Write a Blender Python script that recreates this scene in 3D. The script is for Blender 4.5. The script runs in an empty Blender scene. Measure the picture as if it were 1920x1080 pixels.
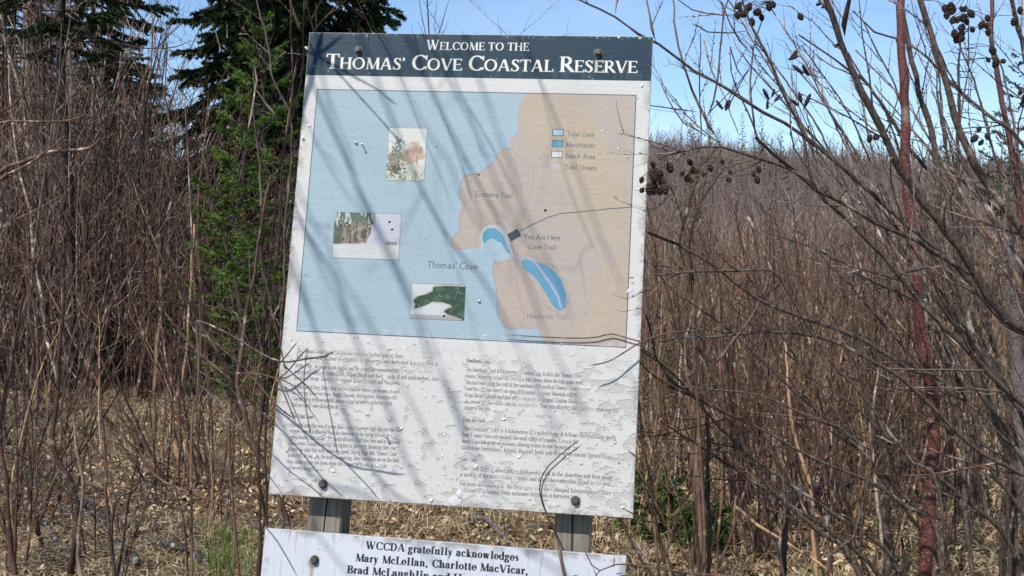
import bpy, math, random, time
import numpy as np
from mathutils import Vector, Matrix
T0 = time.time()
SC = bpy.context.scene
# ================================================================ camera, sky, sun, exposure
F = 2017.0                                  # focal length in pixels of the 1920 px wide photograph
CAM = Vector((0, 0, 1.6)); PITCH = math.radians(-2.0)
cd = bpy.data.cameras.new('camera'); cam = bpy.data.objects.new('camera', cd); SC.collection.objects.link(cam)
cd.sensor_fit = 'HORIZONTAL'; cd.sensor_width = 36; cd.lens = 36*F/1920; cd.clip_start = .05; cd.clip_end = 3000
cam.location = CAM; cam.rotation_euler = (math.pi/2+PITCH, 0, 0); SC.camera = cam
R_ = Vector((1, 0, 0)); F_ = Vector((0, math.cos(PITCH), math.sin(PITCH))); U_ = Vector((0, -math.sin(PITCH), math.cos(PITCH)))
SUN_EL, SUN_AZ = math.radians(52), math.radians(33)     # the sun stands behind the camera, to its left
SUN = Vector((-math.sin(SUN_AZ)*math.cos(SUN_EL), -math.cos(SUN_AZ)*math.cos(SUN_EL), math.sin(SUN_EL)))
ld = bpy.data.lights.new('sun', 'SUN'); ld.energy = 5.0; ld.angle = math.radians(.53); ld.color = (1, .945, .87)
lo = bpy.data.objects.new('sun', ld); SC.collection.objects.link(lo); lo.rotation_euler = SUN.to_track_quat('Z', 'Y').to_euler(); lo.location = (0, 0, 30)
W = bpy.data.worlds.new('World'); SC.world = W; W.use_nodes = True; nt = W.node_tree
sky = nt.nodes.new('ShaderNodeTexSky'); sky.sky_type = 'NISHITA'; sky.sun_disc = False; sky.sun_elevation = SUN_EL
sky.sun_rotation = math.atan2(SUN.x, SUN.y); sky.altitude = 50; sky.air_density = 1.0; sky.dust_density = 0.0; sky.ozone_density = 6.0
bg = nt.nodes['Background']; bg.inputs[1].default_value = .15; 
tc = nt.nodes.new('ShaderNodeTexCoord'); mp = nt.nodes.new('ShaderNodeMapping'); mp.inputs['Scale'].default_value = (1.4, 1.4, 7); nt.links.new(tc.outputs['Generated'], mp.inputs[0])
cn = nt.nodes.new('ShaderNodeTexNoise'); cn.inputs['Scale'].default_value = 2.2; cn.inputs['Detail'].default_value = 7; cn.inputs['Roughness'].default_value = .6; cn.inputs['Distortion'].default_value = .6; nt.links.new(mp.outputs[0], cn.inputs['Vector'])
cr = nt.nodes.new('ShaderNodeMapRange'); cr.inputs[1].default_value = .40; cr.inputs[2].default_value = .75; cr.inputs[4].default_value = .24; nt.links.new(cn.outputs[0], cr.inputs[0])
cx = nt.nodes.new('ShaderNodeMix'); cx.data_type = 'RGBA'; cx.inputs[7].default_value = (5.2, 5.7, 6.3, 1); nt.links.new(cr.outputs[0], cx.inputs[0]); nt.links.new(sky.outputs[0], cx.inputs[6]); nt.links.new(cx.outputs[2], bg.inputs[0])
SC.view_settings.view_transform = 'Standard'; SC.view_settings.look = 'None'; SC.view_settings.exposure = 0.16; SC.view_settings.gamma = 1
SC.view_settings.use_curve_mapping = False
SC.render.engine = 'CYCLES'; SC.cycles.max_bounces = 5; SC.cycles.diffuse_bounces = 3; SC.cycles.transparent_max_bounces = 8
# ================================================================ helpers
def at(px, py, d):
    """Point seen at a pixel of the 1920 x 1080 photograph, d metres into the scene."""
    return CAM+d*(F_+(px-960)/F*R_-(py-540)/F*U_)
def sstep(a, b, x): x = min(max((x-a)/(b-a), 0.), 1.); return x*x*(3-2*x)
def ground(x, y):
    z = .045*math.sin(x*1.3+.7)*math.sin(y*.9)+.03*math.sin(x*3.1+y*2.3)+.02*math.sin(5.3*x-1.1*y)
    z *= sstep(0, 3, abs(y)+abs(x))
    h = sstep(45, 240, y); z += h*(17.5+3.0*math.sin(x*.021+1)+1.4*math.sin(x*.063))
    return z+.4*sstep(8, 30, y)*math.sin(x*.11)*.5
def gnd(px, py):
    d = 3.
    for _ in range(400):
        p = at(px, py, d)
        if p.z <= ground(p.x, p.y): return p
        d *= 1.01
    return p
def link(o, parent=None):
    SC.collection.objects.link(o)
    if parent: o.parent = parent
    return o
def tag(o, label=None, cat=None, group=None, kind=None):
    for k, v in (('label', label), ('category', cat), ('group', group), ('kind', kind)):
        if v: o[k] = v
    return o
def empty(name, loc, label=None, cat=None, group=None):
    o = bpy.data.objects.new(name, None); o.empty_display_size = .1; o.location = loc; link(o); return tag(o, label, cat, group)
def mesh(name, V, Fc, mat, parent=None, smooth=False, origin=None, uv=None):
    me = bpy.data.meshes.new(name)
    V = np.asarray(V, np.float32).reshape(-1, 3)
    if origin is not None: V = V-np.asarray(origin, np.float32)
    if isinstance(Fc, tuple):                       # (loop vertex indices, loop totals)
        li, tot = Fc
        me.vertices.add(len(V)); me.vertices.foreach_set('co', V.ravel()); me.loops.add(len(li)); me.loops.foreach_set('vertex_index', li)
        me.polygons.add(len(tot)); me.polygons.foreach_set('loop_start', np.concatenate([[0], np.cumsum(tot)[:-1]]).astype(np.int32))
        me.update(calc_edges=True)
    else: me.from_pydata([tuple(map(float, v)) for v in V], [], Fc); me.update()
    if smooth: me.polygons.foreach_set('use_smooth', np.ones(len(me.polygons), bool))
    for m in (mat if isinstance(mat, (list, tuple)) else [mat]): me.materials.append(m)
    return link(bpy.data.objects.new(name, me), parent)
class Tubes:
    """Tapered tubes collected into one mesh."""
    def __init__(s): s.V = []; s.L = []; s.T = []; s.n = 0; s.tri = 0
    def add(s, P, r, k=5, tip=True):
        P = np.asarray(P, np.float32); n = len(P)
        if n < 2: return
        r = np.broadcast_to(np.asarray(r, np.float32), (n,))
        t = np.empty_like(P); t[1:-1] = P[2:]-P[:-2]; t[0] = P[1]-P[0]; t[-1] = P[-1]-P[-2]
        t /= np.linalg.norm(t, axis=1)[:, None]+1e-9
        m = np.abs(t.mean(0)); ref = np.zeros(3, np.float32); ref[int(m.argmin())] = 1
        a = np.cross(t, ref); a /= np.linalg.norm(a, axis=1)[:, None]+1e-9; b = np.cross(t, a)
        q = n-1 if tip else n
        ang = np.arange(k)*(2*math.pi/k); c, sn = np.cos(ang).astype(np.float32), np.sin(ang).astype(np.float32)
        V = (P[:q, None]+r[:q, None, None]*(a[:q, None]*c[None, :, None]+b[:q, None]*sn[None, :, None])).reshape(-1, 3)
        i = np.arange(q-1)[:, None]*k; j = np.arange(k)[None]; j2 = (j+1) % k
        L = np.stack([i+j, i+j2, i+k+j2, i+k+j], -1).reshape(-1)+s.n
        s.L.append(L.astype(np.int32)); s.T.append(np.full((q-1)*k, 4, np.int32)); s.tri += (q-1)*k*2
        if tip:
            V = np.vstack([V, P[-1:]]); o = (q-1)*k; jj = np.arange(k)
            s.L.append((np.stack([o+jj, o+(jj+1) % k, np.full(k, q*k)], -1).reshape(-1)+s.n).astype(np.int32)); s.T.append(np.full(k, 3, np.int32)); s.tri += k
        s.V.append(V); s.n += len(V)
    def poly(s, V, faces):
        for f in faces: s.L.append(np.array(f, np.int32)+s.n); s.T.append(np.array([len(f)], np.int32)); s.tri += len(f)-2
        s.V.append(np.asarray(V, np.float32)); s.n += len(V)
    def arrays(s): return np.vstack(s.V), np.concatenate(s.L), np.concatenate(s.T)
    def build(s, name, mat, parent=None, smooth=True, origin=None):
        V, L, T = s.arrays(); return mesh(name, V, (L, T), mat, parent, smooth, origin)
def box(x0, x1, y0, y1, z0, z1):
    V = [(x, y, z) for z in (z0, z1) for y in (y0, y1) for x in (x0, x1)]
    return V, [(0, 2, 3, 1), (4, 5, 7, 6), (0, 1, 5, 4), (2, 6, 7, 3), (0, 4, 6, 2), (1, 3, 7, 5)]
def spline(P, step):
    """Catmull-Rom through the traced points, resampled."""
    P = [Vector(p) for p in P]; Q = [2*P[0]-P[1]]+P+[2*P[-1]-P[-2]]; out = []
    for i in range(1, len(Q)-2):
        n = max(1, int((Q[i+1]-Q[i]).length/step))
        for j in range(n):
            t = j/n; a, b, c, d = Q[i-1], Q[i], Q[i+1], Q[i+2]
            out.append(.5*((2*b)+(c-a)*t+(2*a-5*b+4*c-d)*t*t+(3*b-a-3*c+d)*t*t*t))
    return out+[P[-1]]
# ---------------------------------------------------------------- materials
class NT:
    def __init__(s, name):
        s.m = bpy.data.materials.new(name); s.m.use_nodes = True; s.t = s.m.node_tree; s.b = s.t.nodes['Principled BSDF']; s.co = None
    def n(s, typ, **kw):
        o = s.t.nodes.new('ShaderNode'+typ)
        for k, v in kw.items():
            if k.startswith('i_'):
                k = k[2:]; k = int(k) if k.isdigit() else k.replace('_', ' '); o.inputs[k].default_value = v
            else: setattr(o, k, v)
        return o
    def l(s, a, b): s.t.links.new(a, b)
    def coord(s, scale=(1, 1, 1), which='Object'):
        tc = s.n('TexCoord'); mp = s.n('Mapping'); mp.inputs['Scale'].default_value = scale; s.l(tc.outputs[which], mp.inputs[0]); return mp.outputs[0]
    def noise(s, co, scale, detail=4, rough=.6):
        o = s.n('TexNoise', i_Scale=scale, i_Detail=detail, i_Roughness=rough); s.l(co, o.inputs['Vector']); return o.outputs[0]
    def ramp(s, x, stops, interp='LINEAR'):
        o = s.n('ValToRGB'); o.color_ramp.interpolation = interp; e = o.color_ramp.elements
        for i, (p, c) in enumerate(stops):
            k = e[i] if i < 2 else e.new(p)
            k.position = p; k.color = (*c, 1) if len(c) == 3 else c
        s.l(x, o.inputs[0]); return o.outputs[0]
    def mix(s, f, a, b, mode='MIX'):
        o = s.n('Mix', data_type='RGBA', blend_type=mode)
        for v, k in ((f, 0), (a, 6), (b, 7)):
            if hasattr(v, 'default_value') or hasattr(v, 'is_linked'): s.l(v, o.inputs[k])
            elif k == 0: o.inputs[0].default_value = v
            else: o.inputs[k].default_value = (*v, 1)
        return o.outputs[2]
    def bump(s, h, dist, strength=1.):
        o = s.n('Bump', i_Strength=strength, i_Distance=dist); s.l(h, o.inputs['Height']); s.l(o.outputs[0], s.b.inputs['Normal'])
    def done(s, col, rough=.85, spec=.25):
        s.l(col, s.b.inputs['Base Color']) if hasattr(col, 'is_linked') else setattr(s.b.inputs['Base Color'], 'default_value', (*col, 1))
        s.b.inputs['Roughness'].default_value = rough; s.b.inputs['Specular IOR Level'].default_value = spec; return s.m
def bark(name, c1, c2, light=None, lam=.6, sc=30, scz=6, rough=.8, island=.5, bump=.0015, spec=.25):
    """Bark streaked along the stem, paler lichen patches, and each twig a little different."""
    t = NT(name); co = t.coord((1, 1, scz/sc)); a = t.ramp(t.noise(co, sc, 5), [(.32, c1), (.68, c2)])
    if light: a = t.mix(t.ramp(t.noise(t.coord(), 11, 5, .7), [(lam, (0, 0, 0)), (lam+.09, (1, 1, 1))]), a, light)
    g = t.n('NewGeometry'); oi = t.n('ObjectInfo'); ad = t.n('Math', operation='ADD'); t.l(g.outputs['Random Per Island'], ad.inputs[0]); t.l(oi.outputs['Random'], ad.inputs[1])
    fr = t.n('Math', operation='FRACT'); t.l(ad.outputs[0], fr.inputs[0])
    v = t.ramp(fr.outputs[0], [(0, (1-island*.6,)*3), (.6, (1, 1, 1)), (1, (1+island*.9, 1+island*.84, 1+island*.8))])
    t.n('Value'); a = t.mix(1., a, v, 'MULTIPLY'); t.bump(t.noise(co, sc*2.5, 4), bump); return t.done(a, rough, spec)
def ramp_island(name, stops, rough=.8, sub=0., var=.3, spec=.2):
    t = NT(name); g = t.n('NewGeometry'); a = t.ramp(g.outputs['Random Per Island'], stops)
    a = t.mix(var, a, t.ramp(t.noise(t.coord(), 3, 3), [(.3, (.45, .45, .45)), (.7, (1, 1, 1))]), 'MULTIPLY')
    m = t.done(a, rough, spec)
    if sub:
        tr = t.n('BsdfTranslucent'); t.l(a, tr.inputs[0]); mx = t.n('MixShader', i_0=sub); t.l(t.b.outputs[0], mx.inputs[1]); t.l(tr.outputs[0], mx.inputs[2])
        t.l(mx.outputs[0], t.t.nodes['Material Output'].inputs[0])
    return m
M = {}
M['twig_brown'] = bark('brown_twig_bark', (.028, .017, .012), (.150, .094, .066), (.34, .28, .235), .57, island=1.)
M['twig_grey'] = bark('grey_twig_bark', (.050, .036, .029), (.255, .195, .158), (.46, .40, .35), .56, island=1.)
M['twig_red'] = bark('reddish_twig_bark', (.038, .019, .015), (.150, .082, .060), (.32, .255, .22), .56, island=1.)
M['twig_tan'] = bark('tan_twig_bark', (.10, .062, .034), (.35, .23, .13), (.42, .36, .27), .58, island=1.)
M['alder'] = bark('alder_bark', (.022, .016, .013), (.150, .112, .088), (.33, .30, .25), .57, sc=120, scz=55, island=.3, bump=.003)
M['conifer_bark'] = bark('conifer_bark', (.022, .018, .016), (.075, .060, .052), (.15, .15, .13), .66, sc=40, scz=10, island=.2)
M['lichen_log'] = bark('lichened_dead_bark', (.022, .018, .016), (.075, .062, .055), (.34, .36, .33), .56, sc=70, scz=70, island=.1, bump=.004)
M['birch'] = bark('pale_birch_bark', (.26, .235, .21), (.50, .47, .43), (.07, .06, .055), .56, sc=40, scz=160, island=.15)
M['greylog'] = bark('weathered_log', (.060, .048, .046), (.19, .155, .15), (.34, .33, .31), .60, sc=30, scz=30, island=.1, bump=.008)
def cherry():
    t = NT('red_lenticel_bark'); a = t.ramp(t.noise(t.coord((1, 1, .35)), 26, 6), [(.3, (.040, .012, .010)), (.7, (.145, .044, .032))])
    v = t.n('TexVoronoi', i_Scale=1.); t.l(t.coord((62, 62, 150)), v.inputs['Vector'])
    l = t.ramp(v.outputs['Distance'], [(.22, (1, 1, 1)), (.36, (0, 0, 0))])
    k = t.ramp(t.noise(t.coord(), 9, 3), [(.36, (0, 0, 0)), (.60, (.75, .75, .75))])
    mm = t.n('Mix', data_type='RGBA', blend_type='MULTIPLY'); mm.inputs[0].default_value = 1; t.l(l, mm.inputs[6]); t.l(k, mm.inputs[7])
    a = t.mix(mm.outputs[2], a, (.27, .165, .12)); a = t.mix(t.ramp(t.noise(t.coord(), 14, 5, .7), [(.55, (0, 0, 0)), (.66, (.7, .7, .7))]), a, (.20, .185, .16)); t.bump(t.noise(t.coord(), 120, 4), .0015); return t.done(a, .55, .4)
M['cherry'] = cherry()
M['cone'] = bark('dry_cone_scales', (.015, .009, .007), (.060, .036, .026), None, sc=300, scz=300, bump=.002)
M['needle_dark'] = ramp_island('dark_spruce_needles', [(0, (.012, .024, .010)), (.5, (.024, .046, .016)), (1, (.055, .090, .026))], .6, .12)
M['needle_young'] = ramp_island('fresh_fir_needles', [(0, (.040, .080, .015)), (.5, (.095, .165, .028)), (1, (.20, .27, .06))], .6, .2)
M['needle_olive'] = ramp_island('olive_conifer_needles', [(0, (.03, .045, .02)), (1, (.085, .10, .045))], .7, .12)
M['leaf'] = ramp_island('dry_fallen_leaves', [(0, (.055, .030, .016)), (.22, (.19, .11, .055)), (.5, (.38, .255, .135)), (.8, (.56, .42, .255)), (1, (.74, .63, .46))], .75, .1, .25)
M['straw'] = ramp_island('straw_grass', [(0, (.15, .105, .055)), (.5, (.38, .29, .165)), (1, (.62, .52, .34))], .7, .2, .35)
M['green_grass'] = ramp_island('new_green_grass', [(0, (.07, .11, .025)), (1, (.17, .22, .06))], .7, .2)
M['litter_stick'] = bark('fallen_twig_bark', (.09, .07, .058), (.24, .20, .17), (.4, .38, .35), .6, island=.6)
M['lichen'] = ramp_island('grey_lichen', [(0, (.16, .18, .15)), (1, (.42, .46, .40))], .9)
def soil():
    t = NT('leaf_littered_soil'); co = t.coord()
    a = t.ramp(t.noise(co, 22, 8, .75), [(.28, (.045, .027, .015)), (.5, (.15, .092, .050)), (.72, (.34, .235, .13))])
    a = t.mix(t.ramp(t.noise(co, .8, 4), [(.4, (0, 0, 0)), (.65, (.6, .6, .6))]), a, (.22, .175, .10))
    sx = t.n('SeparateXYZ'); t.l(co, sx.inputs[0]); mr = t.n('MapRange', i_1=38., i_2=70.); t.l(sx.outputs[1], mr.inputs[0])   # wooded hill: leafless litter, greyer
    a = t.mix(mr.outputs[0], a, t.ramp(t.noise(co, 1.3, 6, .8), [(.35, (.030, .024, .021)), (.65, (.115, .090, .078))]))
    t.bump(t.noise(co, 40, 6, .7), .02); return t.done(a, .95, .1)
M['soil'] = soil()
class Font:
    """Strokes drawn as convex polygons ('p') and tapered capsules ('c'); cap height 1."""
    def __init__(s, T, t, serif=True, xh=0.66, sans=False):
        s.T, s.t, s.ser, s.xh, s.cache = T, t, serif, xh, {}
        s.sh = 0.045 if T < .2 else .06
    def stem(s, x, y0, y1, a=1, b=1, w=None, e=None):
        w = s.T if w is None else w; h = w/2
        o = [('p', [(x-h, y0), (x+h, y0), (x+h, y1), (x-h, y1)])]
        if s.ser:
            e = (0.085 if s.T < .2 else .09) if e is None else e; k = s.sh
            for f, y, d in ((a, y1, -1), (b, y0, 1)):
                if not f: continue
                l = x-h-e if f in (1, 2) else x-h; r = x+h+e if f in (1, 3) else x+h
                q = [(l, y), (r, y), (r, y+d*k), (l, y+d*k)]
                o.append(('p', q))
                if f == 1: o.append(('p', [(x-h-e*.4, y+d*k), (x+h+e*.4, y+d*k), (x+h, y+d*k*2.2), (x-h, y+d*k*2.2)]))
        return o
    def diag(s, x0, y0, x1, y1, w):
        L = math.hypot(x1-x0, y1-y0); k = w/2*L/max(abs(y1-y0), 1e-6)
        return [('p', [(x0-k, y0), (x0+k, y0), (x1+k, y1), (x1-k, y1)])]
    def bar(s, x0, x1, y, w=None):
        w = (w or s.t)/2
        return [('p', [(x0, y-w), (x1, y-w), (x1, y+w), (x0, y+w)])]
    def foot(s, x, y, e=.14):
        if not s.ser: return []
        k = s.sh; y0, y1 = (y, y+k) if y < .3 else (y-k, y)
        return [('p', [(x-e, y0), (x+e, y0), (x+e, y1), (x-e, y1)])]
    def arc(s, cx, cy, rx, ry, a0, a1, T=None, n=18, end=None):
        T = T or s.T; P = []
        for i in range(n+1):
            a = math.radians(a0+(a1-a0)*i/n)
            w = s.t+(T-s.t)*abs(math.cos(a))**1.4
            P.append((cx+rx*math.cos(a), cy+ry*math.sin(a), w/2))
        return [('c', P)]
    def dot(s, x, y, r=None):
        r = r or s.T*.62
        return [('c', [(x, y, r), (x+.001, y, r)])]
    def glyph(s, ch):
        if ch not in s.cache: s.cache[ch] = s._g(ch)
        return s.cache[ch]
    def _g(s, c):
        T, t, X = s.T, s.t, s.xh; S, D, B, A, F = s.stem, s.diag, s.bar, s.arc, s.foot; m = .07+T/2; tt = t/2
        if c == ' ': return .34, []
        if c == 'A': return .84+T*.3, D(.1, 0, .42, 1, t*1.3)+D(.42+T*.15, 1, .74, 0, T)+B(.2, .64, .34)+F(.1, 0, .11)+F(.74, 0, .15)
        if c == 'B': return .72, S(m, 0, 1, 2, 2)+A(.36, .75, .2, .25-tt, -90, 90)+A(.36, .26, .26, .26-tt, -90, 90)+B(m, .37, 1-tt)+B(m, .37, .51)+B(m, .37, tt)
        if c == 'C': return .86, A(.5, .5, .42-T*.3, .5-tt, 48, 312, n=26)+(S(.84, .68, .98, 0, 0, t*1.1)+S(.84, .06, .26, 0, 0, t*.8) if s.ser else [])
        if c == 'D': return .86, S(m, 0, 1, 2, 2)+A(.36, .5, .4-T*.2, .5-tt, -90, 90)+B(m, .37, 1-tt)+B(m, .37, tt)
        if c == 'E': return .68, S(m, 0, 1, 2, 2)+B(m, .62, 1-tt)+B(m, .5, .52)+B(m, .64, tt)+((S(.62, .8, 1, 0, 0, t)+S(.51, .43, .61, 0, 0, t)+S(.65, 0, .22, 0, 0, t)) if s.ser else [])
        if c == 'F': return .62, S(m, 0, 1, 2, 1)+B(m, .58, 1-tt)+B(m, .48, .52)+((S(.58, .8, 1, 0, 0, t)+S(.5, .43, .61, 0, 0, t)) if s.ser else [])
        if c == 'G': return .9, A(.5, .5, .42-T*.3, .5-tt, 48, 320, n=26)+S(.8, .05, .42, 1, 0)+(S(.82, .7, .98, 0, 0, t) if s.ser else B(.6, .8, .42))
        if c == 'H': return .9, S(m, 0, 1)+S(.84-T/2, 0, 1)+B(m, .8, .52)
        if c == 'I': return .2+T, S(.1+T/2, 0, 1)
        if c == 'J': return .45, S(.3, .1, 1, 1, 0)+A(.15, .12, .15, .14, 180, 360)
        if c == 'K': return .82, S(m, 0, 1)+D(m, .42, .68, 1, t*1.2)+D(.36, .62, .72, 0, T*.95)+F(.68, 1, .1)+F(.74, 0, .13)
        if c == 'L': return .66, S(m, 0, 1, 1, 2)+B(m, .62, tt)+(S(.62, 0, .25, 0, 0, t) if s.ser else [])
        if c == 'M': return 1.04, D(.14, 0, .2, 1, t*1.2)+D(.2, 1, .52, .02, T)+D(.54, .02, .86, 1, t*1.1)+D(.88, 1, .93-T*.2, 0, T)+F(.14, 0, .11)+F(.91, 0, .14)+(F(.16, 1, .1)+F(.9, 1, .1) if s.ser else [])
        if c == 'N': return .9, S(.16, 0, 1, 1, 1, t*1.2)+D(.16, 1, .78, 0, T)+S(.78, 0, 1, 1, 0, t*1.2)
        if c == 'O' or c == '0': 
            if c == '0': return .6, A(.3, .5, .24-T*.2, .5-tt, 0, 360, n=30)
            return .98, A(.49, .5, .43-T*.3, .5-tt, 0, 360, n=34)
        if c == 'P': return .68, S(m, 0, 1, 2, 1)+A(.36, .72, .24, .28-tt, -90, 90)+B(m, .37, 1-tt)+B(m, .37, .44+tt)
        if c == 'R': return .78, S(m, 0, 1, 2, 1)+A(.34, .73, .23, .27-tt, -90, 90)+B(m, .35, 1-tt)+B(m, .36, .46+tt)+D(.36, .48, .74, 0, T*.95)+F(.76, 0, .08)
        if c == 'S': 
            o = [('c', [(x, y, w/2) for x, y, w in ((.52, .8, t), (.46, .93, t), (.3, .975, t*1.1), (.15, .88, T*.7), (.14, .72, T*.9), (.26, .58, T), (.42, .45, T), (.52, .3, T*.9), (.5, .14, T*.7), (.34, .025, t*1.1), (.16, .06, t), (.08, .22, t))])]
            return .64, o+(S(.54, .74, .98, 0, 0, t*.9)+S(.07, .02, .28, 0, 0, t*.9) if s.ser else [])
        if c == 'T': return .76, S(.38, 0, 1, 0, 1)+B(.03, .73, 1-tt)+(S(.045, .78, 1, 0, 0, t)+S(.715, .78, 1, 0, 0, t) if s.ser else [])
        if c == 'U': return .86, S(m, .3, 1, 1, 0)+A(.45, .32, .45-m, .3, 180, 360)+S(.76, .3, 1, 1, 0, t*1.2)
        if c == 'V': return .82, D(.1, 1, .42, 0, T)+D(.43, 0, .74, 1, t*1.3)+F(.1, 1, .14)+F(.74, 1, .11)
        if c == 'W': return 1.16, D(.1, 1, .36, 0, T)+D(.37, 0, .6, .95, t*1.2)+D(.52, 1, .78, 0, T)+D(.8, 0, 1.06, 1, t*1.2)+F(.1, 1, .14)+F(.52, 1, .12)+F(1.06, 1, .11)
        if c == 'Y': return .8, D(.1, 1, .4, .45, T)+D(.42, .45, .72, 1, t*1.2)+S(.41, 0, .48, 0, 1)+F(.1, 1, .13)+F(.72, 1, .1)
        if c == 'Z': return .7, B(.08, .62, 1-tt)+B(.05, .64, tt)+D(.1, 0, .58, 1, T)
        # lower case
        r = X/2
        if c == 'a': return .5+T*.4, S(.38, 0, X*.75, 0, 3, e=.06)+A(.24, X*.7, .15, X*.3-tt, 0, 160)+A(.21, X*.28, .14, X*.28-tt, 70, 300)+B(.22, .38, X*.55)
        if c == 'b': return .58+T*.3, S(.1+T*.2, 0, 1, 2, 0)+A(.3, r, .2, r-tt, -140, 140)
        if c == 'c': return .48+T*.3, A(.28, r, .2, r-tt, 50, 310)+(s.dot(.4, X*.78, T*.45) if s.ser else [])
        if c == 'd': return .58+T*.3, S(.46, 0, 1, 2, 3)+A(.26, r, .19, r-tt, 40, 320)
        if c == 'e': return .5+T*.3, A(.27, r, .2, r-tt, 0, 310)+B(.1, .46, r+.02)
        if c == 'f': return .36+T*.3, S(.17, 0, .8, 0, 1)+A(.31, .8, .14, .2-tt, 60, 180)+B(.03, .34, X-tt)+(s.dot(.37, .93, T*.42) if s.ser else [])
        if c == 'g': return .54+T*.2, A(.24, X*.68, .15, X*.32-tt, 0, 360)+A(.25, -.12, .2, .14, 0, 360)+[('c', [(.14, X*.4, tt), (.1, .1, T*.35), (.36, .04, T*.4), (.45, -.1, tt)])]+B(.34, .5, X-tt) if s.ser else \
            A(.26, r, .19, r-tt, 40, 320)+S(.45, -.1, X, 0, 0)+A(.26, -.08, .19, .16, 200, 360)
        if c == 'h': return .6+T*.4, S(.11+T*.2, 0, 1, 2, 1, e=.05)+A(.3, X*.66, .18, X*.34-tt, 0, 150)+S(.48, 0, X*.66, 0, 1, e=.05)
        if c == 'i': return .2+T, S(.1+T/2, 0, X, 2, 1, e=.05)+s.dot(.1+T/2, .9)
        if c == 'k': return .58+T*.3, S(.12+T*.2, 0, 1, 2, 1, e=.05)+D(.14, X*.36, .46, X, t*1.2)+D(.26, X*.6, .5, 0, T)+F(.46, X, .09)+F(.5, 0, .1)
        if c == 'l': return .2+T, S(.1+T/2, 0, 1, 2, 1, e=.05)
        if c == 'm': return .86+T*.8, S(.1+T*.2, 0, X, 2, 1, e=.04)+A(.25, X*.66, .15, X*.34-tt, 0, 150)+S(.42+T*.1, 0, X*.66, 0, 1, e=.04)+A(.58+T*.1, X*.66, .15, X*.34-tt, 0, 150)+S(.74+T*.2, 0, X*.66, 0, 1, e=.04)
        if c == 'n': return .58+T*.4, S(.11+T*.2, 0, X, 2, 1, e=.05)+A(.3, X*.66, .17, X*.34-tt, 0, 150)+S(.47, 0, X*.66, 0, 1, e=.05)
        if c == 'o': return .54+T*.3, A(.28, r, .2, r-tt, 0, 360, n=24)
        if c == 'p': return .58+T*.3, S(.11+T*.2, -.3, X, 2, 1, e=.05)+A(.3, r, .2, r-tt, -140, 140)
        if c == 'q': return .58+T*.3, S(.46, -.3, X, 0, 1, e=.05)+A(.26, r, .19, r-tt, 40, 320)
        if c == 'r': return .4+T*.3, S(.11+T*.2, 0, X, 2, 1, e=.05)+A(.29, X*.66, .16, X*.32-tt, 70, 160)+(s.dot(.36, X*.86, T*.45) if s.ser else [])
        if c == 's': 
            o = [('c', [(x, y*X, w/2) for x, y, w in ((.36, .8, t), (.24, .95, t), (.12, .82, T*.7), (.15, .64, T*.9), (.28, .46, T), (.36, .26, T*.8), (.24, .05, t*1.1), (.08, .16, t))])]
            return .42+T*.3, o
        if c == 't': return .34+T*.3, S(.17, .1, .86, 0, 0)+A(.3, .12, .13, .12-tt, 180, 290)+B(.03, .34, X-tt)
        if c == 'u': return .58+T*.4, S(.11+T*.2, X*.34, X, 2, 0, e=.05)+A(.28, X*.34, .17, X*.34-tt, 190, 340)+S(.47, 0, X, 2, 3, e=.05)
        if c == 'v': return .52+T*.3, D(.08+T*.2, X, .27, 0, T)+D(.29, 0, .46, X, t*1.2)+F(.1, X, .09)+F(.46, X, .07)
        if c == 'w': return .78+T*.3, D(.08+T*.2, X, .24, 0, T)+D(.26, 0, .4, X, t)+D(.4, X, .54, 0, T)+D(.56, 0, .72, X, t)+F(.1, X, .08)+F(.4, X, .08)+F(.72, X, .06)
        if c == 'x': return .52+T*.3, D(.1, X, .44, 0, T)+D(.08, 0, .42, X, t)
        if c == 'y': return .52+T*.3, D(.08+T*.2, X, .27, 0, T)+D(.16, -.28, .46, X, t*1.2)+s.dot(.12, -.26, T*.4)+F(.1, X, .09)+F(.46, X, .07)
        if c == 'z': return .48, B(.06, .4, X-tt)+B(.04, .42, tt)+D(.08, 0, .38, X, T*.8)
        if c == "'": return .26, [('c', [(.12, .95, T*.5), (.15, .86, T*.35), (.07, .74, t*.4)])]
        if c == ',': return .24+T*.4, [('c', [(.1+T*.2, .05, T*.55), (.13+T*.2, -.04, T*.4), (.06+T*.2, -.16, t*.4)])]
        if c == '.': return .24+T*.3, s.dot(.1+T*.2, .07)
        if c == '-': return .32, B(.05, .27, .3, t*1.5)
        if c == ';': return .26, s._g(',')[1]+s.dot(.12, .5)
        if c == '(': return .3, [('c', [(.25, 1.05, t*.4), (.1, .75, T*.4), (.08, .4, T*.5), (.12, .05, T*.4), (.25, -.2, t*.4)])]
        if c == ')': return .3, [('c', [(.05, 1.05, t*.4), (.2, .75, T*.4), (.22, .4, T*.5), (.18, .05, T*.4), (.05, -.2, t*.4)])]
        if c == '#': return .6, D(.15, 0, .25, 1, t)+D(.38, 0, .48, 1, t)+B(.05, .55, .65)+B(.05, .55, .35)
        if c == '1': return .5, S(.26, 0, 1, 0, 1)+D(.12, .8, .24, .98, t)
        if c == '2': return .56, A(.27, .75, .18, .25-tt, -20, 170)+D(.07, .03, .44, .66, T*.8)+B(.06, .5, tt+.02, t*1.6)
        if c == '4': return .58, S(.4, 0, 1, 0, 1)+D(.06, .3, .38, 1, t)+B(.05, .54, .3)
        if c == '5': return .54, B(.15, .46, .96, t*1.5)+D(.11, .58, .15, .98, t)+A(.22, .33, .22, .33-tt, -130, 110)
        if c == '6': return .56, A(.28, .3, .2, .3-tt, 0, 360)+[('c', [(.09, .35, T*.5), (.14, .7, T*.45), (.4, .98, t*.5)])]
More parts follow.
